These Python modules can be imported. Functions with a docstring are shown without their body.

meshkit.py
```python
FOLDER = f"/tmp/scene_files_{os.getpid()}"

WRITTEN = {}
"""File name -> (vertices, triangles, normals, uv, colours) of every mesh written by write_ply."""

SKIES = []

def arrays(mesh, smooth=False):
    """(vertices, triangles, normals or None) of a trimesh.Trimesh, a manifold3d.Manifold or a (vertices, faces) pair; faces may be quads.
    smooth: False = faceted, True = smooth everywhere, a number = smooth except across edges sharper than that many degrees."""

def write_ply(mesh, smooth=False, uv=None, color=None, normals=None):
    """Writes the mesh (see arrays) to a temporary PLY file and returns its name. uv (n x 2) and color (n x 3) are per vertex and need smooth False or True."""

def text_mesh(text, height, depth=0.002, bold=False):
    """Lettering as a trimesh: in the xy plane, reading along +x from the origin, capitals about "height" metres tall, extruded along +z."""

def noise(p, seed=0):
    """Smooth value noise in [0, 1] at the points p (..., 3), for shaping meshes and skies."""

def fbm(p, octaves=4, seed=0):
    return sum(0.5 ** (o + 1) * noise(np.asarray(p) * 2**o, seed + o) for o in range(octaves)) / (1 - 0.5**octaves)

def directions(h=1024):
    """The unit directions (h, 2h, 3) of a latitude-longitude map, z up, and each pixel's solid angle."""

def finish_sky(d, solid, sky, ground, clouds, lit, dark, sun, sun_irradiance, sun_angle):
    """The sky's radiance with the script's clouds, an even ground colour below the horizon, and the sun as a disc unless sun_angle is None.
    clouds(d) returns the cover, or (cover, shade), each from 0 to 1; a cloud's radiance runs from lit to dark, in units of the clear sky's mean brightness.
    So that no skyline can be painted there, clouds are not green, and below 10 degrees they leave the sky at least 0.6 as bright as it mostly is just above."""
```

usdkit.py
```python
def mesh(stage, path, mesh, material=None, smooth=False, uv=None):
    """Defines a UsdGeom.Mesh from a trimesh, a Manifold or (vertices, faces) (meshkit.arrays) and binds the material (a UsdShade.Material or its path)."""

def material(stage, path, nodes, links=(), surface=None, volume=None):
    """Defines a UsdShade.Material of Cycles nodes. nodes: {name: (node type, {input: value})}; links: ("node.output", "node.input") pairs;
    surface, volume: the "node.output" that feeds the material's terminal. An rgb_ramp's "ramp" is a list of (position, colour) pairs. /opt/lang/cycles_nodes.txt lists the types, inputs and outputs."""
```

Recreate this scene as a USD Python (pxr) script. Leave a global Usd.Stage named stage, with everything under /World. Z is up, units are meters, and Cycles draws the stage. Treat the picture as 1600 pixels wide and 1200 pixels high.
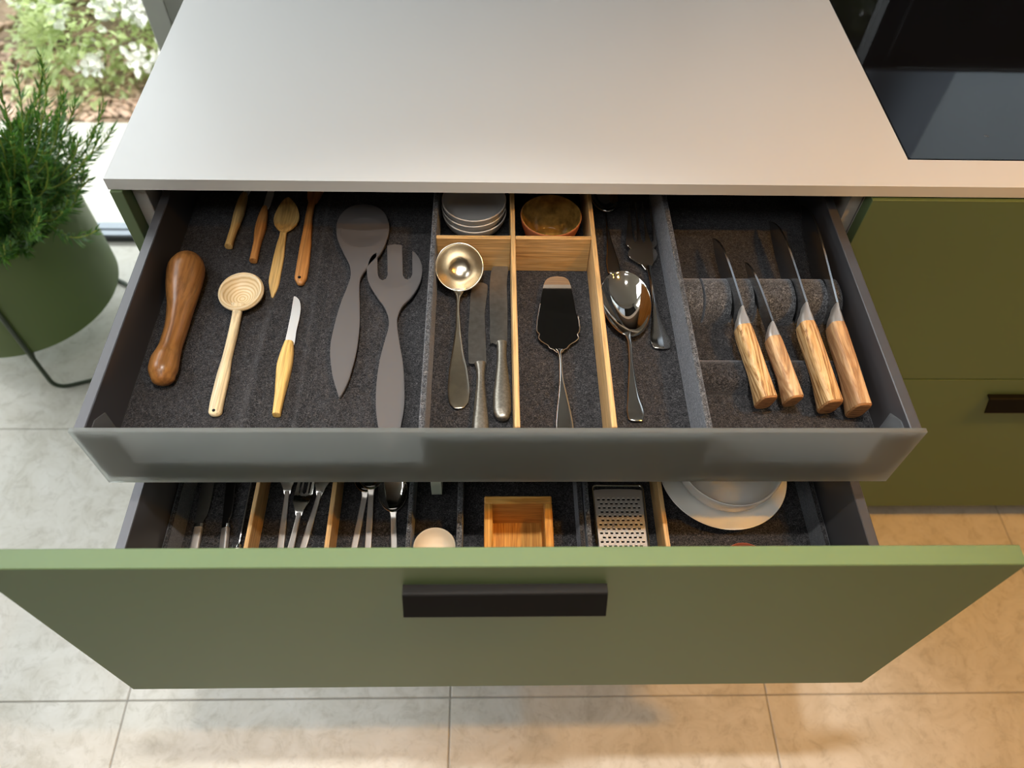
import math, random, re
import numpy as np
import trimesh
import manifold3d as m3
from scipy.interpolate import PchipInterpolator
from scipy.spatial.transform import Rotation
from shapely.geometry import Polygon
from pxr import Usd, UsdGeom, UsdLux, UsdShade, Gf, Sdf, Vt
import usdkit, meshkit

PI = math.pi
V = np.array
stage = Usd.Stage.CreateInMemory()
UsdGeom.SetStageUpAxis(stage, UsdGeom.Tokens.z)
UsdGeom.SetStageMetersPerUnit(stage, 1.0)
UsdGeom.Xform.Define(stage, '/World')
UsdGeom.Scope.Define(stage, '/World/Looks')

# ------------------------------------------------------------------ camera
CAM, PITCH, YAW, ROLL, FPX = V([0.432, -0.7323, 1.5297]), 0.9413, 0.0491, 0.0417, 1211.17
_fw = V([math.sin(YAW) * math.cos(PITCH), math.cos(YAW) * math.cos(PITCH), -math.sin(PITCH)])
_r = np.cross(_fw, [0, 0, 1]); _r /= np.linalg.norm(_r); _u = np.cross(_r, _fw)
_R = _r * math.cos(ROLL) + _u * math.sin(ROLL)
_U = -_r * math.sin(ROLL) + _u * math.cos(ROLL)
cam = UsdGeom.Camera.Define(stage, '/World/camera')
cam.CreateHorizontalApertureAttr(36.0)
cam.CreateVerticalApertureAttr(27.0)
cam.CreateFocalLengthAttr(36.0 * FPX / 1600)
cam.CreateFStopAttr(4.5)
cam.CreateFocusDistanceAttr(0.92)
cam.CreateClippingRangeAttr(Gf.Vec2f(0.03, 1000))
cam.CreateExposureAttr(0.36)
cam.AddTransformOp().Set(Gf.Matrix4d(*[*_R, 0], *[*_U, 0], *[*(-_fw), 0], *[*CAM, 1]))


def at(px, py, z):
    """the point at height z seen at a pixel of the 1600 x 1200 photograph (survey of the photo, used for tracing outlines)"""
    d = _fw * FPX + _R * (px - 800) - _U * (py - 600)
    return CAM + d * (z - CAM[2]) / d[2]


# ------------------------------------------------------------------ sky and large lights
T = Sdf.ValueTypeNames


def mat(name, nodes, links=(), surface='p.BSDF', **k):
    return usdkit.material(stage, '/World/Looks/' + name, nodes, links, surface=surface, **k)


K_DOME, K_PANEL, K_MID, K_RIGHT = 1.25, 0.72, 1.25, 0.66
dome = UsdLux.DomeLight.Define(stage, '/World/sky')
dome.CreateIntensityAttr(1.0)
dm = mat('overcast_sky', {'s': ('sky_texture', {'sky_type': 'hosek_wilkie', 'sun_direction': (-0.55, 0.5, 0.67), 'turbidity': 6.0, 'ground_albedo': 0.35}),
                          'm': ('mix_color', {'fac': 0.62, 'b': (1.0, 1.03, 1.06)}),
                          'b': ('background_shader', {'strength': 3.4 * K_DOME})},
         [('s.color', 'm.a'), ('m.result', 'b.color')], surface='b.background')
UsdShade.MaterialBindingAPI.Apply(dome.GetPrim()).Bind(dm)

sun = UsdLux.DistantLight.Define(stage, '/World/sun')
sun.CreateNormalizeAttr(True)
sun.CreateIntensityAttr(0.55)
sun.CreateAngleAttr(1.2)
sun.CreateColorAttr(Gf.Vec3f(1.0, 0.95, 0.86))
sun.AddRotateXYZOp().Set(Gf.Vec3f(-2.0, 42.0, 0.0))      # from the right, running along the garden front of the house

# ------------------------------------------------------------------ scene bookkeeping
used, ROOT = {}, {}


def numbered(path):
    k = used.get(path, 0)
    used[path] = k + 1
    return path if k == 0 else f'{path}_{k:03d}'


def tag(o, label=None, cat=None, group=None, kind=None):
    for k, v in (('label', label), ('category', cat), ('group', group), ('kind', kind)):
        if v:
            o.SetCustomDataByKey(k, v)
    return o


def thing(name, label, cat, loc=(0, 0, 0), group=None, kind=None, rot=None):
    p = numbered('/World/' + name)
    x = UsdGeom.Xform.Define(stage, p)
    x.AddTranslateOp().Set(Gf.Vec3d(*map(float, loc)))
    if rot is not None:
        x.AddRotateXYZOp().Set(Gf.Vec3f(*map(float, rot)))
    ROOT[p] = V(loc, float)
    return tag(x.GetPrim(), label, cat, group, kind)


def part(parent, name, mesh, material, smooth=35, label=None, kind=None, world=True):
    """a mesh under its thing (or under a part); vertices are given in world space unless world=False"""
    pp = str(parent.GetPath())
    p = numbered(pp + '/' + name)
    v, f = vf(mesh)
    if world:
        v = v - ROOT[pp]
    ROOT[p] = ROOT[pp]
    m = usdkit.mesh(stage, p, trimesh.Trimesh(v, f, process=False), material, smooth=smooth)
    return tag(m.GetPrim(), label, None, None, kind)


def single(name, mesh, material, label=None, cat=None, group=None, kind=None, smooth=35):
    p = numbered('/World/' + name)
    v, f = vf(mesh)
    c = V([(v[:, 0].min() + v[:, 0].max()) / 2, (v[:, 1].min() + v[:, 1].max()) / 2, v[:, 2].min()])
    m = usdkit.mesh(stage, p, trimesh.Trimesh(v - c, f, process=False), material, smooth=smooth)
    m.AddTranslateOp().Set(Gf.Vec3d(*map(float, c)))
    ROOT[p] = c
    return tag(m.GetPrim(), label, cat, group, kind)


def dup(src, loc, rot, label, group=None, scale=None):
    p = numbered('/World/' + re.sub(r'_\d{3}$', '', src.GetName()))
    x = UsdGeom.Xform.Define(stage, p)
    o = x.GetPrim()
    o.GetReferences().AddInternalReference(src.GetPath())
    o.SetInstanceable(True)
    x = UsdGeom.Xformable(o)
    x.SetXformOpOrder([])
    x.AddTranslateOp(opSuffix='copy').Set(Gf.Vec3d(*map(float, loc)))
    x.AddRotateXYZOp(opSuffix='copy').Set(Gf.Vec3f(*map(float, rot)))
    if scale is not None:
        x.AddScaleOp(opSuffix='copy').Set(Gf.Vec3f(scale, scale, scale))
    return tag(o, label, src.GetCustomDataByKey('category'), group or src.GetCustomDataByKey('group'))


# ------------------------------------------------------------------ mesh helpers
def vf(m):
    if hasattr(m, 'to_mesh'):
        q = m.to_mesh()
        return np.array(q.vert_properties[:, :3], float), np.array(q.tri_verts)
    if isinstance(m, tuple):
        return np.array(m[0], float), np.array(m[1], int)
    return np.array(m.vertices, float), np.array(m.faces, int)


def cat(*ms):
    vs, fs, n = [], [], 0
    for m in ms:
        v, f = vf(m)
        vs.append(v); fs.append(f + n); n += len(v)
    return np.vstack(vs), np.vstack(fs)


def box(x0, x1, y0, y1, z0, z1, b=0.0008):
    """a chamfered box"""
    b = min(b, (x1 - x0) / 3, (y1 - y0) / 3, (z1 - z0) / 3)
    P = []
    for X, sx in ((x0, 1), (x1, -1)):
        for Y, sy in ((y0, 1), (y1, -1)):
            for Z, sz in ((z0, 1), (z1, -1)):
                P += [(X + sx * b, Y + sy * b, Z), (X + sx * b, Y, Z + sz * b), (X, Y + sy * b, Z + sz * b)]
    v, f = vf(trimesh.convex.convex_hull(V(P)))
    c = v.mean(0)
    n = np.cross(v[f[:, 1]] - v[f[:, 0]], v[f[:, 2]] - v[f[:, 0]])
    bad = (n * (v[f].mean(1) - c)).sum(1) < 0
    f[bad] = f[bad][:, ::-1]
    return v, f


def grid_faces(n, k, closed=True):
    i, j = np.meshgrid(np.arange(n - 1), np.arange(k if closed else k - 1), indexing='ij')
    a, b = i * k + j, i * k + (j + 1) % k
    c, d = b + k, a + k
    return np.vstack([np.stack([a, b, c], -1).reshape(-1, 3), np.stack([a, c, d], -1).reshape(-1, 3)])


def outward(v, f):
    t = trimesh.Trimesh(v, f, process=False)
    if t.volume < 0:
        f = f[:, ::-1]
    return v, f


def loft(c, w, t, p=2.0, n=40, k=20, e0=0.0, e1=0.0, up=(0, 0, 1), tw=None):
    """superelliptic sections of half width w and half thickness t swept along the centre points c, ends rounded over e0, e1"""
    c, w, t = V(c, float), V(w, float), V(t, float)
    s = np.r_[0, np.cumsum(np.linalg.norm(np.diff(c, axis=0), axis=1))]
    u = np.linspace(0, s[-1], n)
    C, W, H = PchipInterpolator(s, c)(u), PchipInterpolator(s, w)(u), PchipInterpolator(s, t)(u)
    Tn = np.gradient(C, u, axis=0)
    Tn /= np.linalg.norm(Tn, axis=1, keepdims=True)
    tw_ = np.zeros(n) if tw is None else PchipInterpolator(s, V(tw, float))(u)
    up = V(up, float)
    S = np.cross(Tn, up); S /= np.linalg.norm(S, axis=1, keepdims=True)
    N = np.cross(S, Tn)
    S, N = S * np.cos(tw_)[:, None] + N * np.sin(tw_)[:, None], N * np.cos(tw_)[:, None] - S * np.sin(tw_)[:, None]
    rings = []
    an = np.linspace(0, 2 * PI, k, endpoint=False)
    ca, sa = np.sign(np.cos(an)) * abs(np.cos(an)) ** (2 / p), np.sign(np.sin(an)) * abs(np.sin(an)) ** (2 / p)

    def ring(i, off, sc):
        rings.append(C[i] + Tn[i] * off + (S[i] * W[i])[None] * (ca * sc)[:, None] + (N[i] * H[i])[None] * (sa * sc)[:, None])
    cap = np.linspace(0, PI / 2, 7)[1:]
    for a in cap[::-1]:
        ring(0, -e0 * math.sin(a), max(math.cos(a), 0.02))
    for i in range(n):
        ring(i, 0, 1)
    for a in cap:
        ring(n - 1, e1 * math.sin(a), max(math.cos(a), 0.02))
    v = np.vstack(rings)
    m = len(rings)
    f = grid_faces(m, k)
    v = np.vstack([v, rings[0].mean(0), rings[-1].mean(0)])
    j = np.arange(k)
    f = np.vstack([f, np.stack([np.full(k, m * k), (j + 1) % k, j], -1), np.stack([np.full(k, m * k + 1), (m - 1) * k + j, (m - 1) * k + (j + 1) % k], -1)])
    return outward(v, f)


def rows(R, z, t):
    """traced edge pairs [xl, yl, xr, yr(, z, t)] -> centres, half widths, half thicknesses"""
    c, w, h, LR = [], [], [], []
    for r in R:
        zz = r[4] if len(r) > 4 else z
        tt = r[5] if len(r) > 5 else t
        L, Rr = at(r[0], r[1], zz), at(r[2], r[3], zz)
        c.append((L + Rr) / 2); LR.append(Rr - L); h.append(tt)
    c = V(c)
    Tn = np.gradient(c, axis=0)
    Tn /= np.linalg.norm(Tn, axis=1, keepdims=True)
    for d, q in zip(LR, Tn):
        S = np.cross(q, [0, 0, 1]); S /= np.linalg.norm(S)
        w.append(abs(d @ S) / 2)
    return c, V(w), V(h)


def traced(R, z, t, **k):
    return loft(*rows(R, z, t), **k)


def lathe(prof, k=72, loc=(0, 0, 0), rot=None):
    """closed (r, z) profile turned about z"""
    prof = V(prof, float)
    an = np.linspace(0, 2 * PI, k, endpoint=False)
    v = np.stack([prof[:, 0][:, None] * np.cos(an), prof[:, 0][:, None] * np.sin(an), np.repeat(prof[:, 1][:, None], k, 1)], -1).reshape(-1, 3)
    f = grid_faces(len(prof), k)
    if rot is not None:
        v = v @ Rotation.from_euler('xyz', rot, degrees=True).as_matrix().T
    return outward(v + V(loc), f)


def smooth_curve(pts, n=60):
    pts = V(pts, float)
    s = np.r_[0, np.cumsum(np.linalg.norm(np.diff(pts, axis=0), axis=1))]
    return PchipInterpolator(s, pts)(np.linspace(0, s[-1], n))


def closed_curve(pts, n=160):
    """Catmull-Rom through a closed ring of points"""
    P = V(pts, float)
    m = len(P)
    out = []
    q = max(2, n // m)
    for i in range(m):
        a, b, c, d = P[i - 1], P[i], P[(i + 1) % m], P[(i + 2) % m]
        for t in np.linspace(0, 1, q, endpoint=False):
            out.append(0.5 * (2 * b + (c - a) * t + (2 * a - 5 * b + 4 * c - d) * t * t + (3 * b - a - 3 * c + d) * t ** 3))
    return V(out)


def slab(poly, t, bevel=0.0006, edge=0.004, zf=None, z=0.0, holes=()):
    """an outline (n, 2) in metres given thickness t, bevelled edges and a height function"""
    S = 1000.0
    sh = Polygon(poly, holes).buffer(0)
    if sh.geom_type != 'Polygon':
        sh = max(sh.geoms, key=lambda g: g.area)
    def cs(d):
        q = sh.buffer(d)
        gs = [q] if q.geom_type == 'Polygon' else list(q.geoms)
        cont = []
        for g in gs:
            cont.append(V(g.exterior.coords)[:-1] * S)
            cont += [V(i.coords)[:-1] * S for i in g.interiors]
        return m3.CrossSection(cont, m3.FillRule.EvenOdd)
    out = None
    for a in (0, 0.3, 0.6, 1.0) if bevel else (1.0,):
        ins = bevel * (1 - math.sqrt(max(0, 1 - (1 - a) ** 2))) if bevel else 0
        h = t - 2 * bevel * (1 - a) if False else (t - 2 * bevel * a if bevel else t)
        ins = bevel * (1 - math.sqrt(max(0, 1 - (1 - a) ** 2))) if bevel else 0
        q = m3.Manifold.extrude(cs(-ins), h * S).translate([0, 0, (t - h) / 2 * S])
        out = q if out is None else out + q
    if zf is not None:
        out = out.refine_to_length(edge * S)
    v, f = vf(out)
    v = v / S
    v[:, 2] += z
    if zf is not None:
        v[:, 2] += zf(v[:, 0], v[:, 1])
    return v, f


def bowl(c, A, a, b, depth, th, egg=0.0, tilt=0.0, p=2.0, na=64, nr=14):
    """spoon bowl: elliptic shell, tip along A; half length a, half width b"""
    A = V([A[0], A[1], 0.0], float); A /= np.linalg.norm(A)
    S = np.cross(A, [0, 0, 1])
    N = V([0, 0, 1.0])
    q = Rotation.from_rotvec(S * math.radians(tilt)).as_matrix()
    A, N = q @ A, q @ N
    an = np.linspace(0, 2 * PI, na, endpoint=False)
    rs = np.linspace(0, 1, nr + 1)[1:]
    rings = []

    def ring(r, sc, dz):
        y = np.sin(an)
        return V(c) + (S * b)[None] * ((np.cos(an) * (1 - egg * y) * r * sc))[:, None] + (A * a)[None] * (y * r * sc)[:, None] + N[None] * dz
    for r in rs:
        rings.append(ring(r, 1, -depth * (1 - r ** p)))
    rings.append(ring(1, 1 + 0.5 * th / b, 0.0004 - 0.0))
    rings.append(ring(1, 1 + th / b, -th * 0.4))
    for r in rs[::-1]:
        rings.append(ring(r, 1 + th / b, -depth * (1 - r ** p) - th))
    v = np.vstack(rings + [V(c)[None] - N * depth, V(c)[None] - N * (depth + th)])
    m = len(rings)
    f = grid_faces(m, na)
    j = np.arange(na)
    f = np.vstack([f, np.stack([np.full(na, m * na), (j + 1) % na, j], -1), np.stack([np.full(na, m * na + 1), (m - 1) * na + j, (m - 1) * na + (j + 1) % na], -1)])
    return outward(v, f)


def rod(pts, r, k=10, n=None):
    pts = smooth_curve(pts, n) if n else V(pts, float)
    T_ = np.gradient(pts, axis=0); T_ /= np.linalg.norm(T_, axis=1, keepdims=True)
    a = np.cross(T_[0], [0.3, 0.2, 0.93]); a /= np.linalg.norm(a)
    rings = []
    for p, t in zip(pts, T_):
        a = a - t * (a @ t); a /= np.linalg.norm(a)
        b = np.cross(t, a)
        an = np.arange(k) * 2 * PI / k
        rings.append(p + r * (np.cos(an)[:, None] * a + np.sin(an)[:, None] * b))
    v = np.vstack(rings)
    f = grid_faces(len(rings), k)
    m = len(rings)
    v = np.vstack([v, pts[0], pts[-1]])
    j = np.arange(k)
    f = np.vstack([f, np.stack([np.full(k, m * k), (j + 1) % k, j], -1), np.stack([np.full(k, m * k + 1), (m - 1) * k + j, (m - 1) * k + (j + 1) % k], -1)])
    return outward(v, f)


def prism_x(poly_yz, x0, x1, bevel=0):
    """a (y, z) section run along x"""
    q = trimesh.creation.extrude_polygon(Polygon(poly_yz).buffer(0), x1 - x0, engine='earcut')
    v, f = vf(q)
    return outward(np.stack([v[:, 2] + x0, v[:, 0], v[:, 1]], -1), f)


def fillet(path, r, n=6):
    """round the inner corners of an open polyline of 3-D points"""
    P = V(path, float)
    out = [P[0]]
    for i in range(1, len(P) - 1):
        a, b = P[i - 1] - P[i], P[i + 1] - P[i]
        la, lb = np.linalg.norm(a), np.linalg.norm(b)
        d = min(r, la / 2.1, lb / 2.1)
        A, B = P[i] + a / la * d, P[i] + b / lb * d
        for t in np.linspace(0, 1, n):
            out.append(A * (1 - t) ** 2 + 2 * P[i] * t * (1 - t) + B * t * t)
    out.append(P[-1])
    return V(out)


# ------------------------------------------------------------------ materials
def plain(name, col, rough=0.5, metal=0.0, noise=None, bump=None, **k):
    n = {'p': ('principled_bsdf', dict(base_color=col, roughness=rough, metallic=metal, **k))}
    l = []
    if noise or bump:
        n['tc'] = ('texture_coordinate', {})
    if noise:
        sc, amt = noise
        n['n'] = ('noise_texture', {'scale': sc, 'detail': 4.0})
        n['r'] = ('rgb_ramp', {'ramp': [(0.3, tuple(c * (1 - amt) for c in col)), (0.7, tuple(min(1, c * (1 + amt)) for c in col))]})
        l += [('tc.object', 'n.vector'), ('n.fac', 'r.fac'), ('r.color', 'p.base_color')]
    if bump:
        sc, st, di = bump
        n['bn'] = ('noise_texture', {'scale': sc, 'detail': 3.0})
        n['b'] = ('bump', {'strength': st, 'distance': di})
        l += [('tc.object', 'bn.vector'), ('bn.fac', 'b.height'), ('b.normal', 'p.normal')]
    return mat(name, n, l)


def felt(name, dark, mid, light, scale=330.0):
    n = {'tc': ('texture_coordinate', {}),
         'n': ('noise_texture', {'scale': scale, 'detail': 6.0, 'roughness': 0.85, 'distortion': 1.6}),
         'n2': ('noise_texture', {'scale': 60.0, 'detail': 3.0}),
         'r': ('rgb_ramp', {'ramp': [(0.36, dark), (0.47, mid), (0.56, light), (0.66, tuple(c * 2.4 for c in light))]}),
         'm': ('mix_color', {'blend_type': 'multiply', 'fac': 0.5}),
         'r2': ('rgb_ramp', {'ramp': [(0.3, (0.6, 0.6, 0.6)), (0.7, (1, 1, 1))]}),
         'b': ('bump', {'strength': 0.5, 'distance': 0.0012}),
         'p': ('principled_bsdf', {'roughness': 0.95, 'specular_ior_level': 0.15, 'sheen_weight': 0.35, 'sheen_roughness': 0.45, 'sheen_tint': (0.8, 0.85, 0.95)})}
    l = [('tc.object', 'n.vector'), ('tc.object', 'n2.vector'), ('n.fac', 'r.fac'), ('n2.fac', 'r2.fac'), ('r.color', 'm.a'), ('r2.color', 'm.b'),
         ('m.result', 'p.base_color'), ('n.fac', 'b.height'), ('b.normal', 'p.normal')]
    return mat(name, n, l)


def wood(name, c0, c1, c2, axis='y', scale=1.0, rough=0.5, dist=1.0, fine=0.35, seed=0.0, knots=0.0):
    """long grain along an axis: stretched noise bands plus fine pores"""
    st = {'x': (6, 95, 95), 'y': (95, 6, 95), 'z': (95, 95, 6)}[axis]
    st2 = {'x': (30, 900, 900), 'y': (900, 30, 900), 'z': (900, 900, 30)}[axis]
    n = {'tc': ('texture_coordinate', {}),
         'mp': ('mapping', {'mapping_type': 'point', 'scale': tuple(s * scale for s in st), 'location': (seed, seed * 1.7, seed * 0.6)}),
         'mp2': ('mapping', {'mapping_type': 'point', 'scale': tuple(s * scale for s in st2)}),
         'n': ('noise_texture', {'scale': 1.0, 'detail': 4.0, 'roughness': 0.55, 'distortion': dist}),
         'w': ('math', {'math_type': 'multiply', 'value2': 3.0 + knots}),
         'fr': ('math', {'math_type': 'pingpong', 'value2': 1.0}),
         'r': ('rgb_ramp', {'ramp': [(0.0, c0), (0.45, c1), (1.0, c2)]}),
         'n2': ('noise_texture', {'scale': 1.0, 'detail': 2.0}),
         'r2': ('rgb_ramp', {'ramp': [(0.35, (1 - fine,) * 3), (0.6, (1, 1, 1))]}),
         'm': ('mix_color', {'blend_type': 'multiply', 'fac': 1.0}),
         'b': ('bump', {'strength': 0.15, 'distance': 0.0006}),
         'p': ('principled_bsdf', {'roughness': rough, 'specular_ior_level': 0.4})}
    l = [('tc.object', 'mp.vector'), ('tc.object', 'mp2.vector'), ('mp.vector', 'n.vector'), ('n.fac', 'w.value1'), ('w.value', 'fr.value1'), ('fr.value', 'r.fac'),
         ('mp2.vector', 'n2.vector'), ('n2.fac', 'r2.fac'), ('r.color', 'm.a'), ('r2.color', 'm.b'), ('m.result', 'p.base_color'), ('n2.fac', 'b.height'), ('b.normal', 'p.normal')]
    return mat(name, n, l)


M = {}
M['green'] = plain('green_lacquer', (0.104, 0.158, 0.064), 0.52, specular_ior_level=0.5, bump=(900, 0.12, 0.0006))
M['worktop'] = plain('worktop_laminate', (0.655, 0.66, 0.645), 0.36, specular_ior_level=0.5)
M['hob'] = plain('black_ceramic_glass', (0.004, 0.004, 0.0045), 0.03, ior=1.52)
M['hobedge'] = plain('hob_edge', (0.03, 0.03, 0.035), 0.2, 0.6)
M['mark'] = plain('grey_print', (0.13, 0.14, 0.15), 0.4)
M['anthracite'] = plain('anthracite_metal', (0.095, 0.094, 0.10), 0.36, 0.45)
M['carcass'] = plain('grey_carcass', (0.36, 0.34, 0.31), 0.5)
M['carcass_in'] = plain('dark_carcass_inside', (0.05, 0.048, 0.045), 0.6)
M['black'] = plain('matt_black_metal', (0.003, 0.0028, 0.0025), 0.6, specular_ior_level=0.2)
M['felt'] = felt('dark_felt', (0.003, 0.003, 0.0035), (0.011, 0.0105, 0.011), (0.055, 0.053, 0.055))
M['felt2'] = felt('grey_felt', (0.012, 0.0125, 0.014), (0.038, 0.039, 0.042), (0.13, 0.134, 0.142))
M['oak_y'] = wood('oak_along_depth', (0.52, 0.30, 0.11), (0.60, 0.37, 0.155), (0.66, 0.43, 0.20), 'y', 0.6)
M['oak_x'] = wood('oak_along_width', (0.42, 0.22, 0.07), (0.56, 0.33, 0.12), (0.64, 0.40, 0.17), 'x', 0.7, dist=2.0)
M['masher'] = wood('brown_beech', (0.15, 0.055, 0.016), (0.27, 0.112, 0.03), (0.34, 0.155, 0.045), 'y', 0.3, 0.30, 1.2)
M['maple'] = wood('pale_maple', (0.58, 0.42, 0.22), (0.68, 0.53, 0.31), (0.76, 0.62, 0.40), 'y', 0.5, 0.45)
M['rings'] = mat('maple_growth_rings', {'tc': ('texture_coordinate', {}), 'mp': ('mapping', {'mapping_type': 'point', 'location': (-0.0009, -0.0105, 0.0), 'scale': (1, 0.9, 0.2)}),
                                       'w': ('wave_texture', {'wave_type': 'rings', 'rings_direction': 'spherical', 'scale': 95.0, 'distortion': 1.2, 'detail': 2.0, 'detail_scale': 1.2}),
                                       'r': ('rgb_ramp', {'ramp': [(0.0, (0.56, 0.40, 0.20)), (0.3, (0.68, 0.52, 0.30)), (1.0, (0.76, 0.62, 0.40))]}),
                                       'p': ('principled_bsdf', {'roughness': 0.42})},
                  [('tc.object', 'mp.vector'), ('mp.vector', 'w.vector'), ('w.fac', 'r.fac'), ('r.color', 'p.base_color')])
M['cherry'] = wood('orange_cherry', (0.34, 0.13, 0.03), (0.46, 0.20, 0.055), (0.52, 0.25, 0.08), 'y', 0.5, 0.42)
M['birch'] = wood('yellow_birch', (0.48, 0.29, 0.09), (0.58, 0.37, 0.13), (0.66, 0.45, 0.19), 'y', 0.5, 0.4)
M['box'] = wood('yellow_box_wood', (0.56, 0.33, 0.08), (0.68, 0.42, 0.12), (0.76, 0.52, 0.19), 'y', 0.6, 0.4)
M['olive'] = wood('olive_wood', (0.24, 0.105, 0.03), (0.58, 0.35, 0.145), (0.70, 0.48, 0.25), 'y', 0.75, 0.4, 3.2, 0.2, 3.0, 2.0)
M['olive2'] = wood('pale_olive_wood', (0.34, 0.18, 0.08), (0.58, 0.38, 0.195), (0.68, 0.49, 0.29), 'y', 0.6, 0.42, 2.0, 0.2, 7.0, 1.0)
M['olive_end'] = wood('olive_end_grain', (0.09, 0.03, 0.01), (0.33, 0.145, 0.05), (0.44, 0.22, 0.085), 'x', 1.5, 0.5, 3.0, 0.2, 5.0, 3.0)
M['olive_z'] = wood('olive_box_wood', (0.40, 0.17, 0.03), (0.56, 0.28, 0.06), (0.66, 0.38, 0.11), 'x', 0.55, 0.42, 2.2, 0.2, 2.0, 1.0)
M['olive_yy'] = wood('olive_box_floor', (0.38, 0.15, 0.02), (0.56, 0.27, 0.05), (0.66, 0.38, 0.10), 'y', 0.7, 0.42, 2.2, 0.2, 9.0, 1.0)
M['server'] = plain('warm_grey_nylon', (0.098, 0.090, 0.088), 0.42)
M['steel'] = plain('polished_steel', (0.62, 0.60, 0.57), 0.10, 1.0)
M['mirror'] = plain('mirror_silver', (0.74, 0.70, 0.64), 0.045, 1.0)
M['silver'] = plain('worn_silver', (0.66, 0.58, 0.45), 0.22, 1.0, noise=(55, 0.14))
M['oldsteel'] = plain('dull_old_steel', (0.34, 0.325, 0.30), 0.34, 1.0, noise=(120, 0.15))
M['pewter'] = plain('dull_pewter', (0.34, 0.31, 0.26), 0.42, 1.0, noise=(400, 0.2))
M['satin'] = plain('satin_steel', (0.66, 0.62, 0.58), 0.42, 0.9)
M['teeth'] = plain('bright_burred_steel', (0.85, 0.83, 0.80), 0.5, 0.7)
M['under'] = plain('light_grey_drawer_board', (0.74, 0.73, 0.70), 0.6)
M['blade'] = plain('knife_blade_steel', (0.50, 0.49, 0.48), 0.2, 1.0)
M['whiteblade'] = plain('pale_blade', (0.72, 0.71, 0.70), 0.35, 0.6)
M['dish'] = plain('grey_stoneware', (0.46, 0.455, 0.45), 0.33)
M['dishrim'] = plain('pale_rim', (0.62, 0.58, 0.53), 0.3)
M['white'] = plain('white_porcelain', (0.86, 0.85, 0.82), 0.16)
M['cream'] = plain('cream_glaze', (0.66, 0.58, 0.46), 0.2)
M['mug'] = plain('pale_grey_green_glaze', (0.66, 0.70, 0.62), 0.2)
M['terra'] = plain('terracotta', (0.46, 0.15, 0.06), 0.5, noise=(200, 0.15))
M['glaze'] = plain('olive_brown_glaze', (0.20, 0.115, 0.028), 0.12, noise=(90, 0.45))
M['redbowl'] = plain('red_brown_glaze', (0.24, 0.07, 0.04), 0.35)
M['needle'] = mat('rosemary_needle', {'oi': ('geometry', {}), 'n': ('noise_texture', {'scale': 45.0, 'detail': 2.0}),
                                      'r': ('rgb_ramp', {'ramp': [(0.3, (0.022, 0.085, 0.022)), (0.5, (0.07, 0.19, 0.04)), (0.70, (0.22, 0.42, 0.06))]}),
                                      'p': ('principled_bsdf', {'roughness': 0.36, 'specular_ior_level': 0.5}),
                                      't': ('translucent_bsdf', {'color': (0.10, 0.25, 0.02)}), 'm': ('mix_closure', {'fac': 0.18})},
                   [('oi.position', 'n.vector'), ('n.fac', 'r.fac'), ('r.color', 'p.base_color'), ('p.BSDF', 'm.closure1'), ('t.BSDF', 'm.closure2')], surface='m.closure')
M['stem'] = plain('rosemary_stem', (0.34, 0.40, 0.07), 0.6)
M['pot'] = plain('green_powder_coat', (0.10, 0.145, 0.036), 0.5)
M['stand'] = plain('dark_green_steel', (0.030, 0.045, 0.022), 0.45)
M['nursery'] = plain('dark_plastic_pot', (0.012, 0.014, 0.018), 0.35)
M['compost'] = plain('compost', (0.02, 0.013, 0.009), 0.95, noise=(120, 0.5))
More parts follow.
